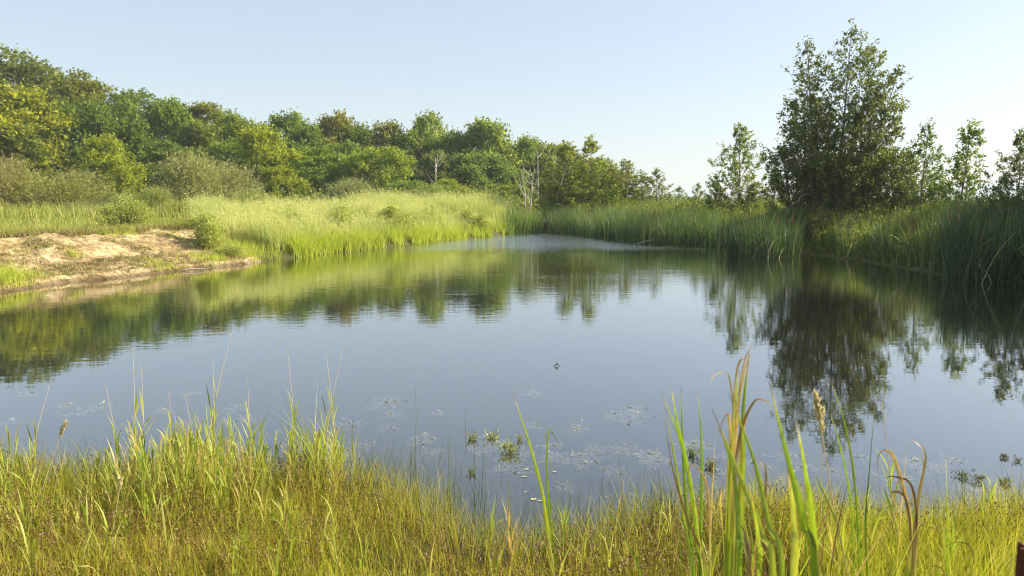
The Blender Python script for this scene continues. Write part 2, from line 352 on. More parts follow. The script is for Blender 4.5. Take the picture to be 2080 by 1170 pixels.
# ------------------------------------------------------------------ far land: low hills on the horizon
def hills():
    a = Acc(); xs = np.linspace(-1500, 2600, 160); rows = []
    prof = 24 + 16 * fbm(xs / 420, xs * 0, 71, 4)
    for y, k in ((2050, 0), (2120, .75), (2250, 1), (2600, .2), (2900, -.3)):
        rows.append(np.stack([xs, np.full_like(xs, y) + 30 * fbm(xs / 60, xs * 0 + y, 3), prof * k - 1], -1))
    V = np.stack(rows, 0).reshape(-1, 3); n = len(xs); i = np.arange(4)[:, None] * n; j = np.arange(n - 1)[None, :]
    a.add(V, np.stack([i + j, i + j + 1, i + n + j + 1, i + n + j], -1).reshape(-1, 4), .5)
    m = noisemat('wooded_hillside', [(.3, (.03, .05, .02)), (.7, (.07, .10, .035))], .03, bump=1, bdist=6)
    tag(a.build('hills', m), 'low blue wooded hills on the horizon at right', 'hills', kind='structure')
hills()

# ------------------------------------------------------------------ trees
def limbs(acc, rng, base, targets, r0, H_):
    for q in targets:
        st = base + np.array([0, 0, rng.uniform(.25, .55) * q[2]])
        midp = (st + q) / 2 + rng.normal(0, .05 * H_, 3) * np.array([1, 1, .3]); midp[2] += .03 * H_
        tube(acc, crom([st, midp, q], 5), np.linspace(r0 * .4, r0 * .07, 6), 4, rng.random())
def broad_proto(seed, Ht=16., Rc=5., K=26, tw=3600, lv=9, size=.27, low=.02, sharp=1.0, wood='bark'):
    rng = np.random.default_rng(seed); crown = Acc(); trunk = Acc()
    u = rng.random(K); cz = Ht * (low + .06 + (0.86 - low) * u)
    env = Rc * np.clip(np.sin(np.pi * np.clip((cz / Ht - low) / (1.04 - low), .02, .98) ** sharp), .12, 1) ** .7
    az = rng.uniform(0, 2 * np.pi, K) + np.arange(K) * 2.4; rr = env * np.sqrt(rng.uniform(.12, 1, K)) * rng.uniform(.8, 1.0, K)
    C = np.stack([np.cos(az) * rr, np.sin(az) * rr, cz], -1); br = Rc * rng.uniform(.11, .21, K)
    C[0] = (rng.normal(0, .3), rng.normal(0, .3), Ht * .92); br[0] = Rc * .25
    k = rng.choice(K, tw, p=(br ** 2) / (br ** 2).sum())
    d = unit(rng.normal(0, 1, (tw, 3)) + np.array([0, 0, .35]))
    out = unit(C[k] - np.array([0, 0, Ht * .45])); d = unit(d + .35 * out)
    O = C[k] + d * (br[k] * rng.uniform(.35, 1.0, tw) ** .6)[:, None] * np.array([1, 1, 1.15])
    D = unit(d * .8 + rng.normal(0, .35, (tw, 3)) + np.array([0, 0, .75]))
    leaves_along(rng, O, D, rng.uniform(.3, 1.1, tw), lv, size, .7, .08, crown, wild=.9)
    tube(trunk, crom([(0, 0, -.3), (rng.normal(0, .15), 0, Ht * .3), (rng.normal(0, .4), rng.normal(0, .4), Ht * .85)], 8), np.linspace(Ht * .016, .03, 9), 7, .5)
    limbs(trunk, rng, np.zeros(3), C, Ht * .012, Ht)
    return crown.mesh('crown', M['broad']), trunk.mesh('trunk', M[wood])
def bush_proto(seed, Ht=5., Rc=4., tw=3400, lv=8, size=.2, asp=.32, mat='willow', stems=40, up=.7, lob=9):
    rng = np.random.default_rng(seed); crown = Acc(); trunk = Acc()
    lobe = rng.uniform(-1, 1, (lob, 2)) * Rc * .6; lh = Ht * rng.uniform(.7, 1.0, lob) * (1 - .35 * np.linalg.norm(lobe, axis=1) / Rc)
    k = rng.integers(0, lob, tw); an = rng.uniform(0, 2 * np.pi, tw); q = rng.uniform(0, 1, tw) ** .55; el = rng.uniform(0, 1, tw)
    lr = Rc * .5
    x = lobe[k, 0] + np.cos(an) * lr * q * np.sqrt(1 - el * el * .8); y = lobe[k, 1] + np.sin(an) * lr * q * np.sqrt(1 - el * el * .8); z = .15 + lh[k] * (.1 + .85 * el) * rng.uniform(.75, 1, tw)
    O = np.stack([x, y, z], -1); D = unit(np.stack([x / Rc, y / Rc, np.full(tw, up)], -1) + rng.normal(0, .25, (tw, 3)))
    leaves_along(rng, O - D * .3, D, rng.uniform(.4, 1.1, tw) * Ht / 5, lv, size, asp, .06, crown, wild=.45)
    for s in range(stems):
        q = O[rng.integers(0, tw)]; b = np.array([q[0] * .12, q[1] * .12, -.2]); m_ = b * .5 + q * .5 + np.array([-q[0] * .12, -q[1] * .12, .1 * Ht])
        tube(trunk, crom([b, m_, q], 5), np.linspace(.045, .01, 6), 4, rng.random())
    return crown.mesh('crown', M[mat]), trunk.mesh('stems', M['twig'])
def poplar_proto(seed, Ht=6., Rc=1.3, nb=60, tw=7, lv=8, size=.13, stems=None, rise=.9, mat='poplar', rtr=None, gap=.0, low=.06, cone=False):
    rng = np.random.default_rng(seed); crown = Acc(); trunk = Acc()
    stems = stems or [((0, 0), (0, 0), Ht, 1.0)]
    for (b, t_, h, sc) in stems:
        mid = ((b[0] * .6 + t_[0] * .4) + rng.normal(0, .06), (b[1] * .6 + t_[1] * .4) + rng.normal(0, .06))
        path = crom([(b[0], b[1], -.3), (mid[0], mid[1], h * .45), (t_[0], t_[1], h)], 24)
        P = np.array([tuple(p) for p in path]); tube(trunk, path, np.linspace((rtr or h * .010), .008, 25), 6, rng.random())
        for i in range(nb):
            u = low + (.985 - low) * (i + rng.random()) / nb; idx = min(int(u * 24), 23); p = P[idx] + (P[idx + 1] - P[idx]) * (u * 24 - idx)
            az = i * 2.4 + rng.normal(0, .4); prof = np.sin(np.pi * min(u * .82 + .20, 1.0)) ** .75 + .10
            if cone: prof = .10 + 1.0 * min(1, (1 - u) * 1.45) * min(1, .45 + u * 2.5)
            Lb = Rc * sc * prof * (rng.uniform(.45, 1.45) if cone else rng.uniform(.65, 1.25))
            if rng.random() < gap: continue
            dr = np.array([math.cos(az), math.sin(az), rise + rng.normal(0, .2)]); dr /= np.linalg.norm(dr)
            e = p + dr * Lb * 1.1 + np.array([0, 0, Lb * .25]); bp = crom([p, p * .45 + e * .55 - np.array([0, 0, Lb * .08]), e], 5)
            B = np.array([tuple(v) for v in bp]); tube(trunk, bp, np.linspace(.006 + Lb * .008, .003, 6), 3, rng.random())
            n = max(3, int(tw * (Lb / Rc + .4))); tt = rng.uniform(.2, 1, n) ** .8 * 5; ii = np.minimum(tt.astype(int), 4)
            O = B[ii] + (B[ii + 1] - B[ii]) * (tt - ii)[:, None]
            D = unit(dr[None, :] * .7 + rng.normal(0, .55, (n, 3)))
            leaves_along(rng, O, D, rng.uniform(.12, .5, n) * min(1, Lb + .3), lv, size, .75, .035, crown, wild=1.0)
        O = np.array([P[-1]] * 4); leaves_along(rng, O, unit(rng.normal(0, .3, (4, 3)) + [0, 0, 1]), np.full(4, .35), 4, size, .75, .03, crown)
    return crown.mesh('crown', M[mat]), trunk.mesh('trunk', M['bark'])
def put(kind, name, loc, sc, rz, tint, label, cat, group=None):
    """one tree or bush: an empty at its base with crown and trunk"""
    o = empty(name, loc, rz); o.scale = sc if hasattr(sc, '__len__') else (sc, sc, sc)
    cm, tm = kind; c = link(cm.name.split('.')[0], cm, o); c.color = (*tint, 1)
    link(tm.name.split('.')[0], tm, o)
    tag(o, label, cat, group); return o

BR = [broad_proto(s, 16, r, K, sharp=sh) for s, r, K, sh in ((11, 5.0, 150, .8), (12, 4.6, 130, .65), (13, 5.4, 160, .9), (14, 4.2, 120, .7), (15, 5.0, 140, .6))]
BU = [bush_proto(s, 5, 4, lob=l) for s, l in ((21, 9), (22, 7), (23, 11))]
BRL = [broad_proto(s, 7.5, r, K, sharp=sh, tw=2600, size=.22) for s, r, K, sh in ((51, 3.4, 80, .8), (52, 3.2, 75, .6), (53, 3.6, 90, 1.0))]
PO = [poplar_proto(31, 6, 1.35, nb=80, lv=11, cone=True, size=.115, gap=.05), poplar_proto(32, 6, 1.6, nb=90, lv=11, cone=True, size=.115, gap=.08), poplar_proto(33, 6, 1.1, nb=76, lv=11, cone=True, size=.115, gap=.06), poplar_proto(34, 6, 1.4, nb=84, lv=10, cone=True, size=.115, gap=.1, rise=.6), poplar_proto(35, 6, 1.2, nb=90, lv=9, cone=True, size=.115, gap=.15, rise=1.3)]
G = lambda a_, b_, c_: (a_, b_, c_)
# px centre, top py, half width px, distance, proto, tint, label
rows = [
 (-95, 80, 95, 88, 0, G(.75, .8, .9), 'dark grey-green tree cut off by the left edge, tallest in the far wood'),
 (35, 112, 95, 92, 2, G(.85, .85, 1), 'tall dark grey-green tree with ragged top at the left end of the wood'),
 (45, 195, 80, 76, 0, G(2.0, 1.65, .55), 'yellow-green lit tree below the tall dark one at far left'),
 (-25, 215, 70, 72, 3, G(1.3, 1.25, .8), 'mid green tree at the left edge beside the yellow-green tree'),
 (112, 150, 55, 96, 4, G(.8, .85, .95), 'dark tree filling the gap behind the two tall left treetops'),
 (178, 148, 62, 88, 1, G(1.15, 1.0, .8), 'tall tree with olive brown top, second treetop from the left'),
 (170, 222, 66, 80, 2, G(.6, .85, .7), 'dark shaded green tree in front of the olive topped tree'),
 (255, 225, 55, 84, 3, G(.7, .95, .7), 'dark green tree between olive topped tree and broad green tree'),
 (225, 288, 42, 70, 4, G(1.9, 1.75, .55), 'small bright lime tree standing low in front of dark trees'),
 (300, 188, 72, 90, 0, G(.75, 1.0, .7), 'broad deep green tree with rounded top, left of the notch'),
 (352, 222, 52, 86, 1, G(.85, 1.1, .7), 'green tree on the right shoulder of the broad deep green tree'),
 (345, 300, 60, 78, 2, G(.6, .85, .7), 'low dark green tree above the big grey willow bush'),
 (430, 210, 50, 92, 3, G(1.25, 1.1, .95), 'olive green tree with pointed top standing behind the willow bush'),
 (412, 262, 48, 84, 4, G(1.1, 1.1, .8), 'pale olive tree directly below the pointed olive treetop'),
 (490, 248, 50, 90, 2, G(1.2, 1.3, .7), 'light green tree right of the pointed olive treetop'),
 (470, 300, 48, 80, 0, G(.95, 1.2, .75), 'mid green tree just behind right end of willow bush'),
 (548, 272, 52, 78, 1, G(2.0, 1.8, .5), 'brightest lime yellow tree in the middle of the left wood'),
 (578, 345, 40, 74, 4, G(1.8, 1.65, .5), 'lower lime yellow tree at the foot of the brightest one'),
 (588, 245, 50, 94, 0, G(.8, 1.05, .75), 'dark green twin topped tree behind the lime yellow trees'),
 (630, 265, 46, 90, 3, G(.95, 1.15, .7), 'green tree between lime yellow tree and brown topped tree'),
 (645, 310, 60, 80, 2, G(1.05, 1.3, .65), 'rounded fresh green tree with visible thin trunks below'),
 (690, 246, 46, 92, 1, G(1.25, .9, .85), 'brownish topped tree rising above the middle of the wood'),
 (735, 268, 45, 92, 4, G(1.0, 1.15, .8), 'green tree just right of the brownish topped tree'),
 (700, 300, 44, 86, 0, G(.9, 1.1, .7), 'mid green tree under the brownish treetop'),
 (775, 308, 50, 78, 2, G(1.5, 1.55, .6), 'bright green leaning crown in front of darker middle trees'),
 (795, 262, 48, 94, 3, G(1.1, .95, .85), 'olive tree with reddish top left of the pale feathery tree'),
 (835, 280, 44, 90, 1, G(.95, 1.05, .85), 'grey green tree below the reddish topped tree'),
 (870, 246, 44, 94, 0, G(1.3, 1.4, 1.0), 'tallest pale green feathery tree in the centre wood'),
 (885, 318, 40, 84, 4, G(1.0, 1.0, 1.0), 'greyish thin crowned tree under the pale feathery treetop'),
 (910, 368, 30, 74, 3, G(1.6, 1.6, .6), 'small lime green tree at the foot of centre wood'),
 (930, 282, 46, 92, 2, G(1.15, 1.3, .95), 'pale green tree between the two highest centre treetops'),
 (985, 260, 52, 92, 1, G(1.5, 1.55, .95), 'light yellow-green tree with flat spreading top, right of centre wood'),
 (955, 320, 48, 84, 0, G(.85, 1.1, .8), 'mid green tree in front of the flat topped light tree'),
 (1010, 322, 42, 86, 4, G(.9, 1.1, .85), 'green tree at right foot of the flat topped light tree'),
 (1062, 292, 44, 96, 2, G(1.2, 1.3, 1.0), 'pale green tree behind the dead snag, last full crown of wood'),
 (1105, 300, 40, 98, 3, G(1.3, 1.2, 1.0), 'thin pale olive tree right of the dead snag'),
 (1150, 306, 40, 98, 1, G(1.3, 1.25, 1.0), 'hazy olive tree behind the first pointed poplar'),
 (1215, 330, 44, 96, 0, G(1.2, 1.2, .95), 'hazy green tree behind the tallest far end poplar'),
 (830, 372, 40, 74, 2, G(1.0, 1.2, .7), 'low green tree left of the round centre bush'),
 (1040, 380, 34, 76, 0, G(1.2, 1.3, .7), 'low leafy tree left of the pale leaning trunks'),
]
rnd = random.Random(4)
for (px, top, hw, D, k, tint, lab) in rows:
    fz = min(1, max(0, (px - 500) / 400)); tint = (1 + (tint[0] - 1) * .60, 1 + (tint[1] - 1) * .62 - .02, tint[2] * (.95 + .55 * fz)); x = xat(px, D); zg = 1.25; top_z = W(px, top, D).z  # crowns towards the centre tinted bluer, distance haze put into the colour
    sz = (top_z - zg) / 16.2; r0 = (5.0, 4.6, 5.4, 4.2, 5.0)[k]; sx = max(hw / F * D / r0 * 1.5, .35)
    pk = BR[k]
    if sz < .72: k = k % 3; pk = BRL[k]; sz = (top_z - zg) / 7.6; sx = max(hw / F * D / (3.4, 3.2, 3.6)[k] * 1.5, .4)
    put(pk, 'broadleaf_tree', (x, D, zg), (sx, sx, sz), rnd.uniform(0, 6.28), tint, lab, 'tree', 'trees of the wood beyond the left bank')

bushes = [
 (95, 312, 118, 58, 0, G(.85, .85, .55), 'wide olive willow bush at left, behind the flat meadow'),
 (-20, 290, 70, 55, 1, G(.9, .8, .75), 'greyish twiggy bush cut off by the left edge'),
 (408, 298, 105, 58, 2, G(.95, .95, .85), 'largest dome shaped grey-green willow bush in front of the wood'),
 (300, 362, 60, 52, 1, G(.85, .95, .6), 'low olive bush left of the largest willow dome'),
 (505, 372, 52, 55, 0, G(.85, .95, .6), 'rounded olive bush at the right foot of the willow dome'),
 (400, 388, 60, 47, 1, G(1.0, 1.05, .55), 'low green bush below the middle of the willow dome'),
 (712, 352, 50, 60, 2, G(.85, .9, .9), 'silvery grey willow bush above the tall bank grass'),
 (655, 392, 42, 55, 0, G(.75, .85, .7), 'small dark bush left of the silvery willow'),
 (880, 360, 42, 66, 1, G(.75, .95, .55), 'round olive bush below the centre wood'),
 (820, 386, 40, 62, 2, G(.7, .85, .6), 'dark low bush left of the round olive bush'),
 (940, 400, 42, 62, 0, G(.8, 1.0, .6), 'low green bush right of the round olive bush'),
 (1000, 398, 36, 64, 1, G(.9, 1.0, .6), 'small bush near the far left corner of the pond'),
 (575, 400, 40, 50, 1, G(1.0, 1.05, .5), 'small yellow-green bush right of the bushes under the willow dome'),
 (765, 400, 36, 56, 1, G(.9, .95, .7), 'small grey bush right of the silvery willow'),
 (190, 400, 50, 54, 2, G(.7, .75, .6), 'small dark twiggy bush between the wide bush and the sapling'),
]
for (px, top, hw, D, k, tint, lab) in bushes:
    x = xat(px, D); zg = H(x, D); top_z = W(px, top, D).z
    sz = (top_z - zg) / 4.7; sx = hw / F * D / 4 * 1.15
    put(BU[k], 'willow_bush', (x, D, zg - .1), (sx, sx, sz), rnd.uniform(0, 6.28), tint, lab, 'bush', 'bushes in front of the wood')
# young leafy willow saplings on the left bank
SP = [bush_proto(s, 2.0, .8, tw=800, lv=10, size=.09, asp=.35, stems=16, up=1.3, lob=4) for s in (41, 42)]
for (px, top, D, k, sx, lab) in [
 (258, 392, 30, 0, 1.35, 'tall bright sapling standing on the meadow behind the sandy bank'),
 (440, 415, 28, 1, 1.2, 'green sapling at the right top of the sandy bank'),
 (462, 492, 26.5, 0, .75, 'small green shrub at the waterline where the sandy bank ends'),
 (395, 440, 31, 0, 1.2, 'low dark green sapling behind the sandy bank top'),
 (600, 405, 33, 1, 1.3, 'pale willow sapling rising from tall grass, leftmost on the grass bank'),
 (700, 408, 36, 0, 1.4, 'pale sapling in tall grass below the silvery willow'),
 (790, 400, 39, 1, 1.5, 'pale green sapling in the middle of the tall grass bank'),
 (880, 408, 44, 0, 1.4, 'pale sapling in tall grass below the round olive bush'),
 (960, 412, 48, 1, 1.4, 'pale sapling in tall grass near the far pond corner')]:
    x = xat(px, D); zg = H(x, D); tz = W(px, top, D).z; sz = (tz - zg) / 1.8
    put(SP[k], 'willow_sapling', (x, D, zg - .05), (sx, sx, sz), rnd.uniform(0, 6), G(1.2, 1.3, .82), lab, "sapling", 'willow saplings on the left bank')

# poplars at the far end and on the right bank
pops = [
 (1118, 330, 28, 60, 1, G(1.3, 1.15, .9), 'short loose poplar left of the two pointed ones'),
 (1150, 288, 30, 59, 0, G(1.5, 1.35, .9), 'pointed yellow-olive poplar with pale trunk at the far end'),
 (1178, 318, 28, 61, 1, G(1.4, 1.2, .9), 'blunt poplar wedged between the two pointed ones'),
 (1204, 278, 32, 58, 1, G(1.4, 1.3, .9), 'tallest pointed poplar at the far end of the pond'),
 (1240, 338, 30, 60, 0, G(1.3, 1.15, .8), 'rounded olive poplar right of the tallest far poplar'),
 (1274, 325, 30, 58, 1, G(1.2, 1.05, .75), 'olive poplar with twin tips in the falling treeline'),
 (1300, 352, 28, 58, 0, G(1.2, 1.1, .75), 'lower olive poplar right of the twin tipped one'),
 (1332, 343, 22, 54, 2, G(1.0, .95, .8), 'slender poplar at the right end of the far treeline'),
 (1135, 372, 30, 57, 1, G(1.3, 1.2, .8), 'low bushy poplar in front of the pointed yellow-olive one'),
 (1190, 372, 32, 56, 0, G(1.3, 1.2, .8), 'low bushy poplar at the foot of the tallest far poplar'),
 (1250, 385, 30, 56, 1, G(1.1, 1.2, .7), 'low bushy green poplar behind the far cattails'),
 (1380, 378, 17, 84, 0, G(1.1, 1.25, 1.1), 'pale green distant tree alone in the gap of sky'),
 (1418, 372, 18, 46, 2, G(1.0, 1.0, .7), 'small sparse poplar left of the slender cone shaped one'),
 (1390, 412, 22, 47, 0, G(1.0, 1.1, .7), 'little bushy poplar above the cattails left of the sparse one'),
 (1358, 392, 24, 52, 1, G(1.1, 1.1, .8), 'short bushy poplar stepping down right of the slender end one'),
 (1400, 400, 26, 50, 0, G(1.0, 1.1, .75), 'low leafy poplar in the gap under the pale distant tree'),
 (1440, 396, 26, 46, 1, G(.95, 1.0, .75), 'low leafy poplar left of the cone shaped one at its foot'),
 (1530, 372, 30, 41, 0, G(.9, .9, .7), 'bushy poplar joining the cone shaped one to the big tree'),
 (1825, 372, 34, 34.5, 1, G(.8, .85, .7), 'bushy dark poplar filling the foot right of the big tree'),
 (1890, 378, 30, 33.5, 0, G(.9, .95, .7), 'bushy poplar between the feet of the slender right hand ones'),
 (1498, 256, 44, 42, 1, G(1.05, 1.05, .75), 'cone shaped slender poplar left of the big tree'),
 (1455, 355, 24, 42, 2, G(.95, .95, .75), 'low side poplar on the left flank of the cone shaped one'),
 (1565, 340, 30, 43, 0, G(.75, .75, .7), 'dark poplar squeezed between cone shaped poplar and big tree'),
 (1843, 300, 34, 36, 1, G(.85, .85, .75), 'loose dark poplar touching the right side of the big tree'),
 (1866, 248, 34, 34, 0, G(.9, .95, .8), 'slender see-through poplar first right of the big tree'),
 (1942, 248, 36, 32.5, 2, G(1.1, 1.15, .8), 'slender sunlit poplar with long bare tip, second right of big tree'),
 (1905, 330, 26, 35, 1, G(.9, .95, .8), 'short poplar between the two slender right hand ones'),
 (2068, 266, 46, 24, 2, G(.8, .8, .8), 'dark sparse poplar at the right edge above the cattails'),
 (2030, 350, 26, 25, 0, G(.75, .8, .8), 'short dark poplar left of the one at the right edge'),
 (2150, 250, 60, 23, 1, G(.8, .85, .8), 'poplar just outside the right edge of the picture'),
]
for ip, (px, top, hw, D, k, tint, lab) in enumerate(pops):
    k = (k + ip * 2) % 5; tint = (tint[0] * .95, tint[1] * 1.03, tint[2])
    x = xat(px, D); zg = max(H(x, D), .3); tz = W(px, top, D).z; sz = (tz - zg) / 6.1; rr = (1.35, 1.6, 1.1, 1.4, 1.2)[k] * (.62 if px < 1345 else .74)
    sx = hw / F * D / rr
    o = put(PO[k], 'poplar_tree', (x, D, zg - .05), (sx, sx, sz), rnd.uniform(0, 6), tint, lab, 'tree', 'slender poplars round the pond'); o.rotation_euler = (rnd.gauss(0, .035), rnd.gauss(0, .035), rnd.uniform(0, 6))
# the big many-stemmed poplar
D = 35.5; bx = xat(1690, D); zb = .35; mpp = D / F
def st(pxb, pxt, top, sc, dy=0): return ((((pxb - 1690) * mpp), dy * .4), (((pxt - 1690) * mpp), dy), W(pxt, top, D).z - zb, sc)
big = poplar_proto(77, 10, 1.55, nb=86, tw=8, lv=10, size=.108, rise=1.05, low=.04, gap=.10,
    stems=[st(1615, 1590, 310, .9, .3), st(1775, 1800, 320, .9, -.3), st(1664, 1634, 84, 1.05, .5), st(1690, 1706, 58, 1.15, -.3), st(1712, 1768, 92, 1.05, .4), st(1722, 1796, 150, 1.0, -.6), st(1652, 1602, 215, 1.05, -.3), st(1684, 1665, 190, .9, 1.1), st(1722, 1742, 190, .9, -1.2), st(1700, 1650, 330, 1.0, -1.4), st(1705, 1790, 330, 1.0, .9)])
put(big, 'poplar_tree', (bx, D, zb), 1, 0, G(.85, .86, .68), 'biggest tree, many-stemmed dark poplar rising high over the right bank', 'tree')
# shrubs at its feet
for (px, top, hw, D, k, tint, lab) in [
 (1640, 395, 42, 33.5, 0, G(.42, .46, .28), 'dark shrub hugging the left foot of the big tree'),
 (1700, 405, 40, 33, 1, G(.48, .5, .28), 'dark shrub under the middle of the big tree by the water'),
 (1750, 402, 36, 34, 2, G(.6, .66, .3), 'olive shrub at the right foot of the big tree'),
 (1495, 425, 34, 40, 1, G(.55, .6, .35), 'shrub at the foot of the cone shaped poplar'),
 (1790, 425, 30, 31.5, 0, G(.6, .68, .35), 'small dark shrub among weeds right of the big tree by the water'),
 (1850, 432, 30, 30.5, 1, G(.65, .75, .35), 'small shrub in the weeds below the yellow-green shrubs'),
 (1570, 412, 34, 37, 2, G(.55, .62, .35), 'dark shrub behind the cattail clump left of the big tree'),
 (1420, 428, 34, 45, 0, G(.7, .8, .4), 'shrub behind the cattail belt left of the cone shaped poplar'),
 (1310, 412, 40, 55, 1, G(.8, .9, .4), 'shrub behind the far cattails at the low end of the treeline'),
 (1885, 408, 48, 34, 2, G(.9, 1.0, .4), 'yellow-green shrub below the slender right hand poplars'),
 (1960, 405, 36, 32, 0, G(.95, 1.05, .4), 'yellow-green shrub left of the tall dark cattails'),
 (2040, 392, 50, 25.5, 1, G(.6, .75, .35), 'green shrub on top of the bank at the right edge'),
 (1820, 415, 44, 35, 1, G(.8, .85, .4), 'low shrub behind the weeds right of the big tree')]:
    x = xat(px, D); zg = H(x, D); sz = (W(px, top, D).z - zg) / 5.2; sx = hw / F * D / 4 * 1.1
    put(SP[k] if False else BU[k], 'bank_shrub', (x, D, zg - .05), (sx, sx, sz), rnd.uniform(0, 6), tint, lab, 'shrub', 'shrubs on the right bank')
# dead snags and pale leaning trunks at the far end
def snag(px0, py0, px1, py1, D, r, lab, br=6, seed=1):
    rng = np.random.default_rng(seed); a = Acc(); p0 = W(px0, py0, D); p1 = W(px1, py1, D); p0.z = .4
    o = empty('dead_tree', p0); v = p1 - p0
    pts = crom([(0, 0, 0), tuple(v * .5 + Vector((rng.normal(0, .1), .1, 0))), tuple(v)], 12); tube(a, pts, np.linspace(r, r * .35, 13), 7, .5); a.build('trunk', M['palebark'], o)
    for i in range(br):
        b = Acc(); k = int(rng.uniform(4, 12)); q = pts[k]; az = rng.uniform(0, 6.28); L = rng.uniform(.5, 1.5)
        tube(b, crom([q, q + Vector((math.cos(az) * L * .5, math.sin(az) * L * .5, L * .35)), q + Vector((math.cos(az) * L * .8, math.sin(az) * L * .8, L * .95))], 5), np.linspace(r * .4, .008, 6), 4, .5); b.build('branch', M['palebark'], o)
    tag(o, lab, 'dead tree', 'dead trunks at the far end')
snag(1092, 430, 1092, 308, 66, .09, 'tall straight bare dead trunk standing before the pale wood', 4, 1)
snag(1074, 430, 1083, 350, 64, .11, 'forked bleached dead trunk left of the tall bare one', 9, 2)
snag(1066, 425, 1058, 345, 65, .07, 'thin grey dead stem with twigs at the edge of the wood', 10, 3)
snag(1118, 425, 1152, 335, 57, .06, 'pale trunk leaning right under the pointed poplar', 5, 4)
snag(890, 420, 884, 320, 80, .12, 'greyish bare forked trunk seen in the centre wood', 10, 5)
snag(1124, 425, 1128, 318, 66, .06, 'slim bare stem just right of the tall dead trunk', 5, 6)

# ------------------------------------------------------------------ vegetation that nobody could count
def sample(rng, n, x0, x1, y0, y1, cond):
    out = []; c = 0
    while c < n:
        x = rng.uniform(x0, x1, n * 2); y = rng.uniform(y0, y1, n * 2); d = pond_d(x, y); px = CX + F * x / y
        k = cond(x, y, d, px); P = np.stack([x[k], y[k], height(x[k], y[k])], -1); out.append(P); c += len(P)
        if len(out) > 60: break
    return np.concatenate(out)[:n]
rng = np.random.default_rng(5)
U = rng.uniform
# meadow
a = Acc(); P = sample(rng, 60000, -40, 2, 16, 62, lambda x, y, d, px: (d > .2) & (px > -60) & (px < 1050) & (sandmask(x, y, d) < .3) & (U(0, 1, len(x)) < 26 / y))
n = len(P); blades(rng, P - [0, 0, .03], U(.08, .30, n) * (P[:, 1] / 40 + .35) * (1 + .8 * fbm(P[:, 0] * .4, P[:, 1] * .4, 63, 3)), U(.012, .03, n) * (P[:, 1] / 30 + .3), U(.1, .9, n), a, 2)
P = sample(rng, 22000, -55, 0, 40, 74, lambda x, y, d, px: (d > 3) & (px > -80) & (px < 1060))
n = len(P); blades(rng, P, U(.5, 1.2, n), U(.03, .06, n), U(.1, .9, n), a, 2)
P = sample(rng, 9000, -24, -5, 20, 34, lambda x, y, d, px: (px > -60) & (px < 520) & (d > 4.6 + .8 * fbm(x * .7, y * .7, 8)) & (d < 8)); n = len(P)
blades(rng, P, U(.15, .42, n) * (.7 + .6 * fbm(P[:, 0], P[:, 1], 45, 2)), U(.012, .025, n), U(.2, 1.2, n), a, 3)
tag(a.build('meadow_grass', M['meadow']), 'sunlit grass of the flat meadow behind the sandy bank', 'grass', kind='stuff')
# low grass tinted brown along the bank top
a = Acc(); P = sample(rng, 6000, -24, -8, 22, 34, lambda x, y, d, px: (px > -60) & (px < 430) & (d > 4.3) & (d < 6.4))
n = len(P); blades(rng, P, U(.1, .28, n), U(.01, .03, n), U(.4, 1.5, n), a, 2); o = a.build('brown_grass', M['catbrown']); o.color = (.55, .6, .5, 1)
tag(o, 'low brown grass along the top edge of the sandy bank', 'dry grass', kind='stuff')
# tufts on sand
a = Acc()
for (px, py, r, hh, n) in [(0, 572, .55, .45, 1100), (30, 565, .35, .25, 250), (-30, 560, .6, .5, 500), (345, 541, .5, .16, 500), (330, 547, .4, .14, 250), (150, 520, .15, .3, 90), (440, 530, .5, .35, 500), (230, 475, .5, .25, 300), (100, 562, .6, .10, 200), (290, 500, .5, .08, 100), (350, 480, .5, .2, 200), (60, 505, .5, .12, 200), (480, 505, .8, .6, 800), (520, 528, .5, .35, 500), (400, 515, 1.0, .10, 200)]:
    Ds = np.linspace(15, 45, 600); rr = ray(px, py); tx = Ds / rr.y; hit = np.nonzero(EYE + rr.z * tx <= height(rr.x * tx, Ds))[0]
    k_ = hit[0] if len(hit) else 100; q = Vector((rr.x * tx[k_], Ds[k_], 0))
    P = np.stack([q.x + rng.normal(0, r, n), q.y + rng.normal(0, r * .7, n)], -1); P = np.c_[P, height(P[:, 0], P[:, 1])]; P = P[P[:, 2] > .0]; n = len(P)
    blades(rng, P, U(.5, 1, n) * hh, U(.008, .018, n), U(.2, 1.2, n), a, 3)
n = 1700; P0 = sample(rng, n, -24, -7, 14, 32, lambda x, y, d, px: (sandmask(x, y, d) > .5) & (d > .15) & (px > -60) & (fbm(x * 1.3, y * 1.3, 73, 3) + .25 * (U(0, 1, len(x)) - .5) > -.02 + .16 * (d - 1.8)))
P = np.repeat(P0, 9, 0) + rng.normal(0, .06, (len(P0) * 9, 3)) * [1, 1, 0]; P[:, 2] = height(P[:, 0], P[:, 1]) - .01; n = len(P)
b_ = Acc(); blades(rng, P, U(.05, .17, n), U(.008, .018, n), U(.4, 1.9, n), b_, 2); tag(b_.build('dry_stubble', M['stubble']), 'dry brown stubble and roots hanging on the sandy slope', 'dry grass', kind='stuff')
tag(a.build('grass_tufts', M['sedge']), 'yellow-green grass tufts scattered over the sandy bank', 'grass', kind='stuff')
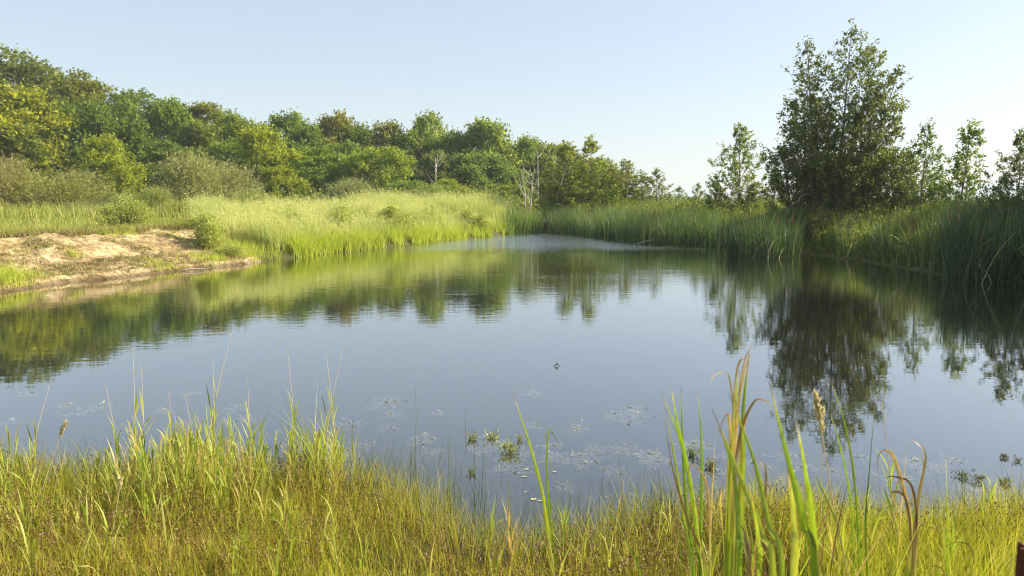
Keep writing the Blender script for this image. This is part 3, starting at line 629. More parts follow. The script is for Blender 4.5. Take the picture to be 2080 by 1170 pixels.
# tall pale grass on the left bank
def dens(x, y, s=1.): return fbm(x * .5 * s, y * .5 * s, 91, 3)
a = Acc(); P = sample(rng, 52000, -16, 3, 23, 58, lambda x, y, d, px: (px > 415 + 45 * dens(x, y)) & (px < 1045) & (d > .5 + np.clip((560 - px) / 40, 0, 3)) & (d < 9) & (U(0, 1, len(x)) < (.5 + dens(x, y) * .9) * 30 / y))
n = len(P); pn = fbm(P[:, 0] * .45, P[:, 1] * .45, 17, 4); hh = (U(.6, 1.35, n) + .8 * pn + .7 * fbm(P[:, 0] * .2, P[:, 1] * .2, 23, 2)) * np.where(rng.random(n) < .08, 1.3, 1) * (1 + .15 * (P[:, 1] > 38)); az = rng.normal(3.6, 1.3, n)
T = blades(rng, P, hh, U(.012, .026, n), U(.2, 1.3, n), a, 4, az=az, r=np.clip(rng.beta(2, 2, n) + .7 * fbm(P[:, 0] * .7, P[:, 1] * .7, 19, 3), 0, 1))
k = rng.random(n) < .28; leaves_along(rng, T[k] - [0, 0, .12], unit(rng.normal(0, .3, (k.sum(), 3)) + [-.3, 0, 1]), np.full(k.sum(), .25), 6, .07, .4, .03, a, r=U(.75, 1, k.sum()))
tag(a.build('tall_grass', M['bankgrass']), 'tall pale feathery grass covering the left bank down to the pond', 'grass', kind='stuff')
a = Acc(); P = sample(rng, 15000, -14, 3, 23, 58, lambda x, y, d, px: (px > 540) & (px < 1045) & (d > -.15) & (d < 1.5) & (U(0, 1, len(x)) < (.35 + dens(x, y, 2) * 1.4) * 30 / y))
n = len(P); blades(rng, P, U(.5, 1.0, n), U(.015, .03, n), U(.5, 1.8, n), a, 4)
tag(a.build('waterside_sedge', M['sedge']), 'bright yellow-green sedge clumps arching over the left waterline', 'sedge', kind='stuff')
# cattails
def cattail_bed(name, n, box, cond, h0, h1, lab, tint=(1, 1, 1), w0=.018, w1=.036, heads=.02):
    a = Acc(); P = sample(rng, n, *box, cond); n = len(P); P[:, 2] = np.minimum(P[:, 2], .3) - .05
    T = blades(rng, P, U(h0, h1, n) + .5 * fbm(P[:, 0] * .6, P[:, 1] * .6, 8, 3), U(w0, w1, n), U(0, .5, n) + (rng.random(n) < .10) * 1.0, a, 4, lean=np.abs(rng.normal(0, .13, n)), r=np.clip(rng.beta(1.6, 2.2, n) + .3 * fbm(P[:, 0], P[:, 1], 6), 0, 1))
    o = a.build(name, M['cattail']); o.color = (*tint, 1); tag(o, lab, 'cattails', kind='stuff')
    q = P[rng.random(n) < .03]; m = len(q); b = Acc(); hq = U(h0, h1, m) * .92; L_ = U(0, .15, m)      # brown seed spikes on their own stalks
    top = blades(rng, q, hq, np.full(m, .012), np.zeros(m), b, 2, lean=L_, tipw=.5, r=np.full(m, .1)); blades(rng, top - [0, 0, .04], np.full(m, .17), np.full(m, .045), np.zeros(m), b, 2, lean=L_, tipw=.6)
    sp = b.build('seed_spikes', M['seedbrown'], o); sp['kind'] = 'stuff'
    q = P[rng.random(n) < .05]; m = len(q); b = Acc(); blades(rng, q, U(.5, 1.0, m) * h1, np.full(m, .02), U(.4, 1.9, m), b, 4); dd = b.build('dead_stalks', M['straw'], o); dd['kind'] = 'stuff'
cattail_bed('cattail_bed', 2200, (-1, 3, 48, 56), lambda x, y, d, px: (px > 1030) & (px < 1101) & (d > -.3) & (d < 3), 1.4, 1.8, 'light green cattail stand at the far left corner of the pond', (2.0, 1.9, 1.1))
cattail_bed('cattail_bed', 9500, (1, 17, 34, 57), lambda x, y, d, px: (px > 1114) & (px < 1470) & (d > -.35 + .5 * dens(x, y, 1.4)) & (d < 3.2) & (dens(x, y, 1.4) > -.42), 1.2, 1.85, 'long belt of green cattails along the far shore', (1.35, 1.4, 1.1))
cattail_bed('cattail_bed', 2700, (8, 14, 27, 36), lambda x, y, d, px: (px > 1478 - 8 * dens(x, y, 2)) & (px < 1625) & (d > -.25) & (d < 3.0), 1.15, 1.7, 'shaded cattail clump, tinted dark, left of the big tree', (.65, .78, .68))  # darkened tint puts the shade beside the big tree into the leaves
cattail_bed('cattail_bed', 5200, (12, 23, 19, 31), lambda x, y, d, px: (px > 1925 + 40 * dens(x, y)) & (px < 2300) & (d > -.4) & (d < 4.5), 1.5, 2.2, 'tall shaded cattails, tinted dark, at the right edge of the pond', (.55, .68, .62))  # tint darkened to carry the shade of the trees off to the right
cattail_bed('cattail_bed', 3600, (12, 20, 22, 34), lambda x, y, d, px: (px > 1700) & (px < 1940) & (d > .2) & (d < 4.5) & (dens(x, y, 1.5) > -.18), 1.0, 1.75, 'scattered cattails among the weeds right of the big tree', (1.2, 1.15, .9))
# weeds on right bank
a = Acc(); P = sample(rng, 5200, 1, 24, 24, 60, lambda x, y, d, px: (px > 1110) & (px < 2300) & (d > np.where((px > 1630) & (px < 1930), .5, 2.2)) & (d < 9) & ((px < 1600) | (px > 1650)) & (U(0, 1, len(x)) < 36 / y))
n = len(P); L = U(.6, 1.15, n) + np.clip(P[:, 1] - 30, 0, 20) * .012 + np.clip(pond_d(P[:, 0], P[:, 1]) - 1, 0, 4) * .14
Dv = unit(rng.normal(0, .18, (n, 3)) + [0, 0, 1]); leaves_along(rng, P, Dv, L, 24, .13, .3, .07, a, wild=.5)
blades(rng, P, L, np.full(n, .012), U(0, .3, n), a, 2)
P = sample(rng, 16000, 1, 24, 24, 60, lambda x, y, d, px: (px > 1110) & (px < 2300) & (d > .1) & (d < 9) & (U(0, 1, len(x)) < 30 / y))
n = len(P); blades(rng, P, U(.3, .9, n) * np.clip(.45 + pond_d(P[:, 0], P[:, 1]) * .3, 0, 1.3), U(.012, .025, n), U(.2, 1.1, n), a, 3)
P = sample(rng, 9000, 4, 60, 50, 110, lambda x, y, d, px: (px > 1100) & (px < 2200) & (d > 4)); n = len(P)
blades(rng, P, U(.6, 1.3, n), U(.04, .08, n), U(.2, 1.0, n), a, 3)
o = a.build('bank_weeds', M['weeds']); o.color = (.78, .82, .75, 1); tag(o, 'yellow-green weeds and grass crowding the right bank', 'weeds', kind='stuff')
a = Acc(); n = 5200; y = U(66, 84, n); px = U(-90, 1260, n); x = (px - CX) / F * y; h = U(1.2, 3.6, n) * (.8 + .7 * fbm(x * .3, y * .3, 37))
P = np.stack([x, y, height(x, y)], -1); Dv = unit(rng.normal(0, .35, (n, 3)) + [0, 0, 1]); leaves_along(rng, P, Dv, h, 16, .22, .6, .22, a)
o = a.build('undergrowth', M['broad']); o.color = (.95, .95, .8, 1); tag(o, 'leafy undergrowth along the foot of the wood', 'undergrowth', kind='stuff')
# far scrub on the flat land beyond, right
a = Acc(); n = 2600; x = U(20, 1400, n); y = U(700, 1100, n); h = U(3, 9, n) * (.6 + .5 * fbm(x / 60, y / 60, 3))
P = np.stack([x, y, np.zeros(n)], -1); leaves_along(rng, P, np.tile([0, 0, 1.], (n, 1)), h, 14, 3.0, .9, 1.5, a)
tag(a.build('distant_scrub', M['weeds']), 'distant line of scrub on the flat land under the hills', 'scrub', kind='stuff')
# near shore turf
a = Acc()
cn = lambda x, y: fbm(x * 1.3, y * 1.3, 55, 3)
def nearcond(x, y, d, px): return (px > -160) & (px < 2260) & (d > -.12 + .15 * cn(x * 2, y * 2))
P = sample(rng, 80000, -6.5, 6.5, 2.3, 7.2, nearcond); n = len(P)
tall = np.clip(.5 + .9 * cn(P[:, 0], P[:, 1]), .15, 1.3)
blades(rng, P - [0, 0, .01], U(.07, .25, n) * (.42 + .62 * tall) * np.clip(.55 + pond_d(P[:, 0], P[:, 1]) * .65, .5, 1) * (.8 + .5 * fbm(P[:, 0] * 6, P[:, 1] * 6, 88, 2)), U(.0025, .006, n), U(.1, 1.3, n), a, 3, r=np.clip(rng.beta(1.8, 2.2, n) + .35 * cn(P[:, 0] * 1.2 + 9, P[:, 1] * 1.6), 0, 1))
P = sample(rng, 3500, -6.5, -.7, 3.2, 7.2, lambda x, y, d, px: nearcond(x, y, d, px) & (px < 840) & (d > .05) & (cn(x * .8 + 4, y) > -.25)); n = len(P)
blades(rng, P, U(.2, .40, n), U(.003, .007, n), U(.1, .9, n), a, 4, r=rng.beta(2, 3, n) * .9)
P = sample(rng, 6000, 1.5, 6.5, 3.0, 7.2, lambda x, y, d, px: nearcond(x, y, d, px) & (px > 1330) & (d > .05)); n = len(P)
blades(rng, P, U(.2, .42, n), U(.003, .008, n), U(.1, .9, n), a, 4, r=rng.beta(2, 3, n) * .95)
P = sample(rng, 1500, -1.6, 1.8, 2.6, 5.4, lambda x, y, d, px: (px > 780) & (px < 1480) & (d > -.45) & (fbm(x * 2.2, y * 2.2, 57, 2) > -.22)); n = len(P)
blades(rng, P, U(.14, .42, n), U(.003, .006, n), U(.1, 1.1, n), a, 4, r=rng.beta(2, 2, n))
P = sample(rng, 5200, -6.5, 6.5, 2.6, 7.2, lambda x, y, d, px: (px > -160) & (px < 2260) & (d < .02) & (d > -.42 + .2 * cn(x, y)) & (U(0, 1, len(x)) < 1 + d * 2.2)); n = len(P)
blades(rng, P, U(.10, .34, n), U(.0025, .005, n), U(.1, 1.2, n), a, 3)
tag(a.build('shore_grass', M['turf']), 'fine yellow-green grass covering the near shore', 'grass', kind='stuff')
# brown rush heads in the turf
a = Acc(); P = sample(rng, 5000, -6.5, 6.5, 2.4, 6.8, lambda x, y, d, px: nearcond(x, y, d, px) & (d > .2) & (cn(x * 1.1 + 30, y + 7) > -.1)); n = len(P)
T = blades(rng, P, U(.16, .34, n), np.full(n, .0022), U(.05, .6, n), a, 3, r=U(.6, 1, n))
leaves_along(rng, T - [0, 0, .03], unit(rng.normal(0, .5, (n, 3)) + [0, 0, 1]), np.full(n, .045), 7, .012, .6, .007, a, r=U(.2, 1, n))
o = a.build('brown_rushes', M['seedbrown']); o.color = (.9, .95, .7, 1)
tag(o, 'low rushes with reddish brown seed heads among the shore grass', 'rushes', kind='stuff')
# thin rushes standing in the shallows
a = Acc(); P = sample(rng, 3600, -6, 6, 3.2, 6.9, lambda x, y, d, px: (px > -100) & (px < 2200) & (d < .0) & (d > -.6 - .7 * ((px > 700) & (px < 1350))) & (U(0, 1, len(x)) < np.where((px > 700) & (px < 1400), 1, .35) * (1 + d / 1.35) ** 2)); n = len(P)
blades(rng, P, U(.12, .42, n), U(.002, .0045, n), U(.02, .7, n), a, 3, lean=U(0, .3, n))
tag(a.build('sparse_rushes', M['rush']), 'sparse thin rush stems standing in the shallow water', 'rushes', kind='stuff')

# ------------------------------------------------------------------ reed grass plants on the near shore
def reed_parts(seed, h, seed_head=True, lv=8, head='thin'):
    rng = np.random.default_rng(seed); st_, lf, hd = Acc(), Acc(), Acc()
    lean = rng.normal(0, .07, 2); top = h * (1.0 if seed_head else .72)
    path = crom([(0, 0, -.03), (lean[0] * .3 * h, lean[1] * .3 * h, top * .5), (lean[0] * h, lean[1] * h, top)], 12); Pp = [Vector(p) for p in path]
    tube(st_, path, np.linspace(.0036, .0018, 13), 5, .6)
    for i in range(lv):
        u = .08 + .62 * i / lv + rng.uniform(0, .05); u *= (.9 if seed_head else 1.2); q = Pp[min(int(u * 12), 12)]; az = i * 2.7 + rng.normal(0, .5); L = rng.uniform(.16, .34) * (1.1 - .4 * u)
        dx, dy = math.cos(az), math.sin(az); o_ = rng.uniform(.14, .38)
        ribbon(lf, [q, q + Vector((dx * L * o_ * .5, dy * L * o_ * .5, L * .45)), q + Vector((dx * L * (o_ * 1.3), dy * L * (o_ * 1.3), L * rng.uniform(.75, .98)))], rng.uniform(.011, .018), r=rng.beta(2, 2.2), n=7, side=(-dy, dx, 0), twist=rng.normal(0, .6))
    if seed_head:
        e = Pp[-1]; dv = (Pp[-1] - Pp[-3]).normalized()
        if head == 'thin': n_, L_, s_, j_ = 26, .05, .010, .0015
        else: n_, L_, s_, j_ = 260, .13, .022, .005
        O = np.array([tuple(e - dv * .01)] * n_); leaves_along(rng, O, np.array([tuple(dv)] * n_), np.full(n_, L_), 1, s_, .4, j_, hd, wild=.25)
    return (st_.mesh('stem', M['straw'] if seed_head else M['reed']), lf.mesh('leaves', M['reed']), hd.mesh('seed_head', M['straw']) if seed_head else None)
RS = [reed_parts(60 + i, 1.0, True, 9) for i in range(4)]; RL = [reed_parts(70 + i, .62, False, 10) for i in range(4)]; RH = [reed_parts(80 + i, .8, True, 4, 'fat') for i in range(2)]
def ground_at(px, D):
    x = xat(px, D); 
    for _ in range(3):
        z = H(x, D); r = (EYE - z); x = (px - CX) / F * (D * math.cos(PITCH) + (r) * math.sin(PITCH))
    return Vector((x, D, H(x, D)))
def reed(parts, px, D, top, h0, lab, group, ptx=None, rz=None):
    g = ground_at(px, D); tz = W(px, top, D).z; s = (tz - g.z) / h0
    o = empty('reed_grass', g, rnd.uniform(0, 6.28) if rz is None else rz)
    if ptx is not None: tx = W(ptx, top, D).x - g.x; o.rotation_euler = (0, math.atan2(tx, tz - g.z), 0)
    o.scale = (s ** .5, s ** .5, s)
    for me in parts:
        if me: link(me.name.split('.')[0], me, o)
    tag(o, lab, 'reed grass', group); return o
seeds_l = [
 (268, 5.7, 718, 293, 'straw stalk leaning right, tallest of the left trio by the water'),
 (288, 5.5, 748, 307, 'straw stalk with brownish tip just right of the tallest left one'),
 (241, 5.4, 785, 247, 'short upright straw stalk at the left end of the tall grass tuft'),
 (412, 5.9, 690, 438, 'tallest seed stalk of all with a tiny tan head in mid water'),
 (428, 5.7, 738, 454, 'straw stalk bending right beneath the tallest seed stalk'),
 (503, 5.6, 775, 519, 'single straw stalk between the two middle grass tufts'),
 (596, 5.9, 714, 611, 'straw stalk left of the big arching sedge tuft'),
 (652, 5.8, 720, 672, 'straw stalk leaning right above the big arching sedge tuft'),
 (682, 5.7, 733, 685, 'vertical straw stalk at the right side of the sedge tuft'),
 (345, 5.6, 797, 361, 'short straw stalk with pale tip right of the left trio'),
 (400, 5.5, 806, 404, 'short stalk left of the tallest seed stalk'),
 (57, 5.3, 800, 62, 'straw stalk above the reeds near the left edge'),
]
for i, (px, D, top, ptx, lab) in enumerate(seeds_l): reed(RS[i % 4], px, D, top, 1.0, lab, 'seed stalks on the near shore', ptx)
reed(RH[0], 62, 4.4, 852, .8 * 1.09, 'stalk with a thick pale cream seed head near the left edge', 'fat seed heads', 118)
reed(RH[1], 226, 3.7, 985, .8 * 1.09, 'pale stalk with a thick seed head low in the left grass', 'fat seed heads', 228)
leafy = [
 (20, 4.6, 900, 'bright reed shoot at the left edge, tallest there'), (48, 5.2, 872, 'reed shoot right of the bright one at the left edge'), (262, 5.4, 872, 'leafy reed at the left end of the big tuft'),
 (292, 5.2, 905, 'low leafy reed between the first two stalks of the tuft'), (345, 5.4, 848, 'broad leafy reed left of the centre of the tuft'), (372, 5.1, 900, 'low reed in the middle of the tuft'),
 (412, 5.4, 822, 'tall leafy reed in the tuft centre'), (440, 5.2, 868, 'reed with spreading leaves right of the tuft centre'), (500, 5.4, 822, 'lone leafy reed right of the tuft'),
 (525, 5.1, 905, 'low reed on the right fringe of the tuft'), (598, 5.5, 800, 'leafy reed on the left of the arching sedge tuft'), (642, 5.4, 790, 'tallest leafy reed inside the arching sedge tuft'),
 (690, 5.4, 830, 'leafy reed on the right of the arching sedge tuft'), (160, 4.0, 1000, 'reed with wide flat leaves in the lower left grass'), (80, 3.9, 985, 'reed at the lower left with pale leaves'),
 (330, 4.0, 1030, 'low reed in front of the big tuft'), (440, 3.8, 1075, 'short reed at the bottom edge below the big tuft'), (195, 3.6, 1060, 'short bright reed at the bottom left'),
 (560, 4.3, 985, 'short reed in the brown rushes below the sedge tuft'), (265, 4.8, 960, 'reed hidden low at left of the big tuft'), (310, 5.0, 880, 'thin reed left of the broad leafy one'),
 (470, 4.9, 930, 'low reed right of the tuft centre'), (1725, 4.6, 985, 'leafy reed on the near right shore behind the cattails'), (2030, 4.6, 1010, 'leafy reed at the right edge of the near shore'),
 (1960, 4.9, 1010, 'small reed left of the one at the right edge'), (1215, 4.4, 1060, 'tiny reed right of the lone bright cattail')]
for i, (px, D, top, lab) in enumerate(leafy): reed(RL[i % 4], px, D, top, .72, lab, 'leafy reeds on the near shore')
# arching sedge tuft
o = empty('sedge_tuft', ground_at(648, 5.3)); a = Acc(); n = 46
P = np.c_[rng.normal(0, .05, (n, 2)), np.full(n, -.02)]; blades(rng, P, U(.45, .95, n), U(.007, .012, n), U(.2, 1.0, n), a, 8, lean=U(0, .2, n)); a.build('leaves', M['reed'], o)
tag(o, 'big tuft of long arching sedge leaves left of the open shallows', 'sedge tuft')
a = Acc()
for i in range(314):
    big_i = i
    if i > 229: i = i % 200
    if big_i > 299: px = rnd.uniform(800, 1400); Dq = rnd.uniform(3.1, 4.3); hq = rnd.uniform(.22, .5)
    elif i < 120: px = rnd.gauss(400, 95); Dq = rnd.uniform(4.3, 5.6); hq = rnd.uniform(.3, .72) * (1 - abs(px - 400) / 700)
    elif i < 150: px = rnd.gauss(650, 40); Dq = rnd.uniform(4.6, 5.5); hq = rnd.uniform(.3, .6)
    elif i < 175: px = rnd.gauss(20, 50); Dq = rnd.uniform(3.8, 5.2); hq = rnd.uniform(.35, .6)
    elif i < 210: px = rnd.uniform(0, 750); Dq = rnd.uniform(3.2, 4.4); hq = rnd.uniform(.2, .38)
    else: px = rnd.uniform(1400, 2050); Dq = rnd.uniform(3.2, 4.8); hq = rnd.uniform(.25, .45)
    g = ground_at(px, Dq); ln_ = (rnd.gauss(0, .08), rnd.gauss(0, .08)); rr_ = rnd.random() * .65
    tube(a, crom([g, g + Vector((ln_[0] * hq * .4, ln_[1] * hq * .4, hq * .5)), g + Vector((ln_[0] * hq, ln_[1] * hq, hq * .9))], 5), [.0028, .0026, .0024, .002, .0016, .001], 4, rnd.choice([.5, .85, .99]))
    for j in range(6):
        u = .15 + .75 * j / 6; az = j * 2.6 + rnd.gauss(0, .6) + i; L = rnd.uniform(.15, .30); dx, dy = math.cos(az), math.sin(az); q = g + Vector((ln_[0] * hq * u, ln_[1] * hq * u, hq * .9 * u)); o_ = rnd.uniform(.08, .38)
        ribbon(a, [q, q + Vector((dx * L * o_ * .5, dy * L * o_ * .5, L * .5)), q + Vector((dx * L * o_ * 1.3, dy * L * o_ * 1.3, L * rnd.uniform(.6, .95)))], rnd.uniform(.006, .012), r=min(.99, rr_ + rnd.betavariate(2, 3) * .6), n=6, side=(-dy, dx, 0), twist=rnd.gauss(0, .7))
tag(a.build('reed_shoots', M['reed']), 'crowded leafy grass shoots filling the near shore', 'grass', kind='stuff')

# ------------------------------------------------------------------ near cattail plants, blade by blade
def cattail_plant(name, D, blades_, lab, cat='cattail plant'):
    b0 = blades_[0][1][0]; g = ground_at(b0[0], D); o = empty(name, g)
    for (kind, pts, wd, dd, r) in blades_:
        Pw = []
        for i, (px, py) in enumerate(pts):
            Pw.append(W(px, py, D + dd * i / (len(pts) - 1)) - g)
        b = Pw[0]; gr = Vector((b.x, b.y, 0)); zz = H(b.x + g.x, b.y + g.y) - g.z
        if b.z > zz + .03: Pw = [Vector((b.x + (b.x - Pw[1].x) * .12, b.y, zz - .02))] + Pw
        a = Acc(); ribbon(a, Pw, wd, r=r, n=30, twist=rnd.uniform(-.8, .8), fold=.3, dry='tip' if kind == 'g' else 'all'); a.build('leaf', M['catgreen'], o)
    tag(o, lab, cat, 'cattail plants on the near shore'); return o
g_, d_ = 'g', 'd'
cattail_plant('cattail', 4.2, [
 (g_, [(1128, 1165), (1116, 1080), (1098, 985), (1072, 890), (1040, 794)], .020, .15, .6), (g_, [(1132, 1165), (1122, 1080), (1112, 1000), (1113, 880), (1126, 886), (1139, 908)], .010, -.1, .3),
 (g_, [(1122, 1168), (1110, 1060), (1098, 970)], .022, 0, .8), (g_, [(1136, 1168), (1122, 1090), (1116, 1010), (1106, 880)], .010, .1, .45)],
 'lone bright green cattail standing in the centre foreground')
cattail_plant('cattail', 2.7, [
 (g_, [(1432, 1180), (1405, 1000), (1380, 890), (1342, 795)], .014, .1, .45), (g_, [(1424, 1180), (1398, 960), (1376, 860), (1363, 785)], .014, .0, .35), (g_, [(1410, 1180), (1392, 1000), (1386, 880), (1383, 785)], .012, .2, .2),
 (g_, [(1420, 1180), (1425, 1000), (1424, 880), (1416, 790)], .011, .1, .15), (d_, [(1440, 1180), (1395, 1050), (1368, 960), (1350, 855)], .010, -.1, .7), (g_, [(1404, 1180), (1390, 1060), (1370, 930), (1352, 830)], .012, .1, .7),
 (d_, [(1442, 1180), (1440, 1040), (1430, 970), (1402, 945), (1395, 1000)], .009, -.1, .6), (d_, [(1425, 1180), (1420, 1060), (1390, 985), (1352, 980), (1325, 992)], .006, .2, .0)],
 'upright green cattail with a few dry leaves, left of the dense clump')
cattail_plant('cattail', 1.9, [
 (d_, [(1490, 1190), (1490, 1000), (1498, 830), (1527, 695)], 0.0149, .1, .3), (g_, [(1500, 1190), (1508, 960), (1510, 830), (1522, 720)], 0.0162, .1, .5), (g_, [(1480, 1190), (1488, 980), (1490, 850), (1503, 750)], 0.0149, .2, .3),
 (d_, [(1470, 1190), (1484, 1000), (1492, 870), (1512, 735), (1530, 700)], 0.0081, .2, .2), (g_, [(1495, 1190), (1502, 1050), (1508, 900), (1490, 800)], 0.0162, 0, .8), (d_, [(1490, 1060), (1500, 900), (1530, 818), (1556, 815), (1568, 825)], 0.0095, 0, .6),
 (d_, [(1485, 960), (1492, 800), (1502, 735), (1520, 728), (1512, 745), (1500, 742)], 0.0054, .1, .2), (d_, [(1480, 1000), (1490, 860), (1480, 765), (1455, 760), (1442, 782)], 0.0054, .1, .0), (d_, [(1500, 1000), (1506, 900), (1522, 830), (1546, 812)], 0.0068, .1, .1),
 (d_, [(1478, 1010), (1484, 900), (1478, 840), (1462, 870), (1450, 882)], 0.0081, .1, .1)],
 'tallest cattail clump with curled brown tips in the right foreground')
cattail_plant('cattail', 1.35, [
 (g_, [(1570, 1230), (1545, 1080), (1500, 960), (1447, 832)], 0.0128, .1, .8), (g_, [(1590, 1230), (1560, 1060), (1530, 930), (1480, 800)], 0.0104, .1, .6), (g_, [(1655, 1230), (1632, 1060), (1600, 930), (1562, 775)], 0.0136, 0, .4),
 (g_, [(1650, 1230), (1652, 1080), (1636, 960), (1617, 850)], 0.0120, 0, .55), (g_, [(1610, 1230), (1612, 1060), (1600, 950)], 0.0136, .05, .95), (d_, [(1540, 1230), (1548, 1100), (1556, 960), (1535, 930)], 0.0080, .1, .5),
 (g_, [(1500, 1230), (1500, 1080), (1490, 960), (1460, 870)], 0.0096, .1, .3), (g_, [(1540, 1230), (1540, 1100), (1525, 1000)], 0.0104, 0, .7), (d_, [(1520, 1230), (1516, 1100), (1500, 1060)], 0.0096, 0, .6), (d_, [(1660, 1230), (1650, 1100), (1630, 1075)], 0.0072, 0, .7)],
 'closest wide cattail blades, soft and out of focus at the bottom')
cattail_plant('cattail', 3.1, [
 (g_, [(1762, 1190), (1758, 1060), (1768, 930), (1778, 800)], .010, 0, .1), (g_, [(1750, 1190), (1738, 1000), (1718, 870), (1684, 762)], .011, .1, .2), (g_, [(1735, 1190), (1728, 1020), (1705, 900), (1684, 835)], .009, .1, .3),
 (g_, [(1745, 1190), (1742, 1060), (1735, 960), (1722, 880)], .010, 0, .6)],
 'slim dark green cattail blades right of the soft blurred ones')
cattail_plant('cattail', 3.0, [
 (d_, [(1850, 1190), (1856, 1080), (1872, 980), (1880, 925), (1860, 898), (1828, 892)], 0.0150, .1, .2), (d_, [(1848, 1190), (1850, 1060), (1820, 940), (1800, 915), (1785, 925), (1782, 965)], 0.0135, 0, .4), (d_, [(1856, 1190), (1862, 1060), (1850, 985), (1815, 968), (1796, 972)], 0.0150, 0, .8),
 (d_, [(1840, 1190), (1850, 1080), (1838, 1010), (1812, 1000), (1818, 1025), (1785, 1034)], 0.0120, 0, .7), (g_, [(1846, 1190), (1856, 1060), (1868, 1010), (1880, 1015)], 0.0135, .1, .6), (d_, [(1850, 1190), (1864, 1020), (1876, 950), (1868, 915)], 0.0165, 0, .1),
 (d_, [(1855, 1150), (1840, 1020), (1828, 985), (1818, 930)], 0.0075, 0, .1)],
 'dry tan cattail with leaves curling over in hooks at right')
cattail_plant('cattail', 2.6, [(d_, [(1960, 1190), (1978, 1140), (1968, 1108), (1940, 1102), (1905, 1118)], .005, 0, .9), (d_, [(1920, 1190), (1900, 1150), (1875, 1170)], .005, 0, .8)], 'thin pale hooked dry leaf low at the right')
# thin long grass mixed into the right hand clump
a = Acc()
for i in range(90):
    px = rnd.gauss(1530, 95) if i < 60 else rnd.uniform(1340, 1960); Dq = rnd.uniform(1.9, 3.4); g = ground_at(px, Dq); hq = rnd.uniform(.35, .95); az = rnd.uniform(0, 6.28); k = rnd.uniform(.05, .35)
    ribbon(a, [g, g + Vector((math.cos(az) * k * hq * .3, math.sin(az) * k * hq * .3, hq * .55)), g + Vector((math.cos(az) * k * hq, math.sin(az) * k * hq, hq))], rnd.uniform(.004, .008), r=rnd.random(), n=10, side=(1, rnd.uniform(-.6, .6), 0), twist=rnd.gauss(0, .8), dry='tip' if rnd.random() < .6 else 'all')
tag(a.build('long_grass', M['catgreen']), 'thin long yellow-green grass blades among the near cattails', 'grass', kind='stuff')
# seed headed stems on the right
reed(RH[0], 1742, 3.4, 812, .8 * 1.09, 'long leaning stalk with a cream seed head over the dark reflection', 'fat seed heads', 1622)
reed(RH[1], 1668, 3.9, 856, .8 * 1.09, 'upright stalk with a cream seed head over the dark reflection', 'fat seed heads', 1664)
reed(RS[2], 1822, 4.2, 815, 1.0, 'thin nodding stalk left of the hooked dry cattail', 'seed stalks on the near shore', 1800)

# ------------------------------------------------------------------ plants in the water
def rush(px, base_y, top_y, tilt, lab, bent=False):
    g = at(px, base_y, 0); a = Acc(); tp = W(px + tilt, top_y, g.y) - g
    pts = [(0, 0, -.12), tuple(tp * .5 + Vector((.01, 0, 0))), tuple(tp)]
    if bent: pts += [tuple(tp + Vector((.05, 0, -.02))), tuple(tp + Vector((.12, 0, -.12)))]
    tube(a, crom(pts, 12), np.linspace(.0032, .0012, 13), 5, rnd.random()); o = a.build('rush_stem', M['rush']); o.location = g; o.color = (1.5, 1.6, 1.2, 1)
    tag(o, lab, 'rush', 'single rush stems in the shallows')
for t in [(842, 930, 785, 2, 'tallest lone rush stem standing left in the open shallows'), (832, 960, 895, 4, 'short rush beside the foot of the tallest lone rush'), (912, 1000, 882, 0, 'straight rush halfway between tallest rush and floating plants'),
          (906, 1015, 895, 4, 'rush stem paired with the straight one, slightly lower'), (962, 1060, 885, 0, 'rush stem below the left floating plant sprig'), (972, 1055, 890, 10, 'rush leaning right below the floating plants'),
          (982, 1060, 935, 2, 'shorter rush right of the two below the floating plants'), (710, 975, 850, 6, 'rush stem at the right edge of the sedge tuft'), (722, 985, 862, 3, 'second rush right of the sedge tuft'),
          (1262, 1060, 930, -4, 'dark rush with a forked tip right of the lone cattail'), (1168, 1080, 975, 6, 'thin rush just right of the lone cattail'), (1345, 1050, 960, -8, 'rush left of the upright green cattail'),
          (590, 905, 870, 2, 'small rush tip poking out above the reed tuft'), (944, 880, 832, 0, 'tiny isolated rush tip in the middle of the pond'), (1955, 1085, 1005, 4, 'dark jointed stem at the near right waterline')]: rush(*t)
def sprig(seed, n=9, L=.085, size=.016, flat=True):
    rng = np.random.default_rng(seed); a = Acc(); m = n * 3
    az = rng.uniform(0, 6.28, m); D = np.stack([np.cos(az), np.sin(az), np.full(m, .12 if flat else .9) + rng.normal(0, .1, m)], -1); D = unit(D)
    O = np.stack([rng.normal(0, .02, m), rng.normal(0, .02, m), rng.uniform(-.02, .01, m)], -1)
    leaves_along(rng, O, D, np.full(m, L) * rng.uniform(.5, 1.2, m), 9, size * 2, .22, .004, a, wild=.5, up=.8)
    return a
MF = [sprig(s, 5, .075, .021).mesh('leaves', M['milfoil']) for s in (1, 2, 3, 4)]
mf = [(780, 815), (795, 818), (800, 840), (765, 828), (785, 872), (860, 885), (870, 895), (876, 918), (845, 900), (990, 895), (1005, 905), (985, 915), (1010, 930), (1030, 935), (1055, 935), (1065, 920), (1040, 950), (1085, 865), (1120, 905), (1125, 930),
      (1165, 932), (1188, 928), (1180, 945), (1212, 912), (1258, 838), (1285, 830), (1295, 842), (1245, 848), (1275, 855), (1275, 915), (1310, 920), (1330, 938), (1360, 935), (1235, 955), (890, 840), (1010, 955), (1150, 990), (1285, 1010),
      (130, 825), (165, 838), (205, 825), (20, 855), (330, 835), (500, 850), (720, 920), (745, 905), (1530, 940), (1560, 955), (1600, 930), (1640, 950), (1850, 940), (1890, 950), (1930, 935), (1970, 995), (2010, 1000), (1820, 975), (1760, 930), (1700, 960), (1600, 975), (1480, 930), (1450, 960),
      (1430, 905), (1400, 900), (390, 800), (480, 830), (60, 800), (1180, 870), (1080, 800), (700, 860)]
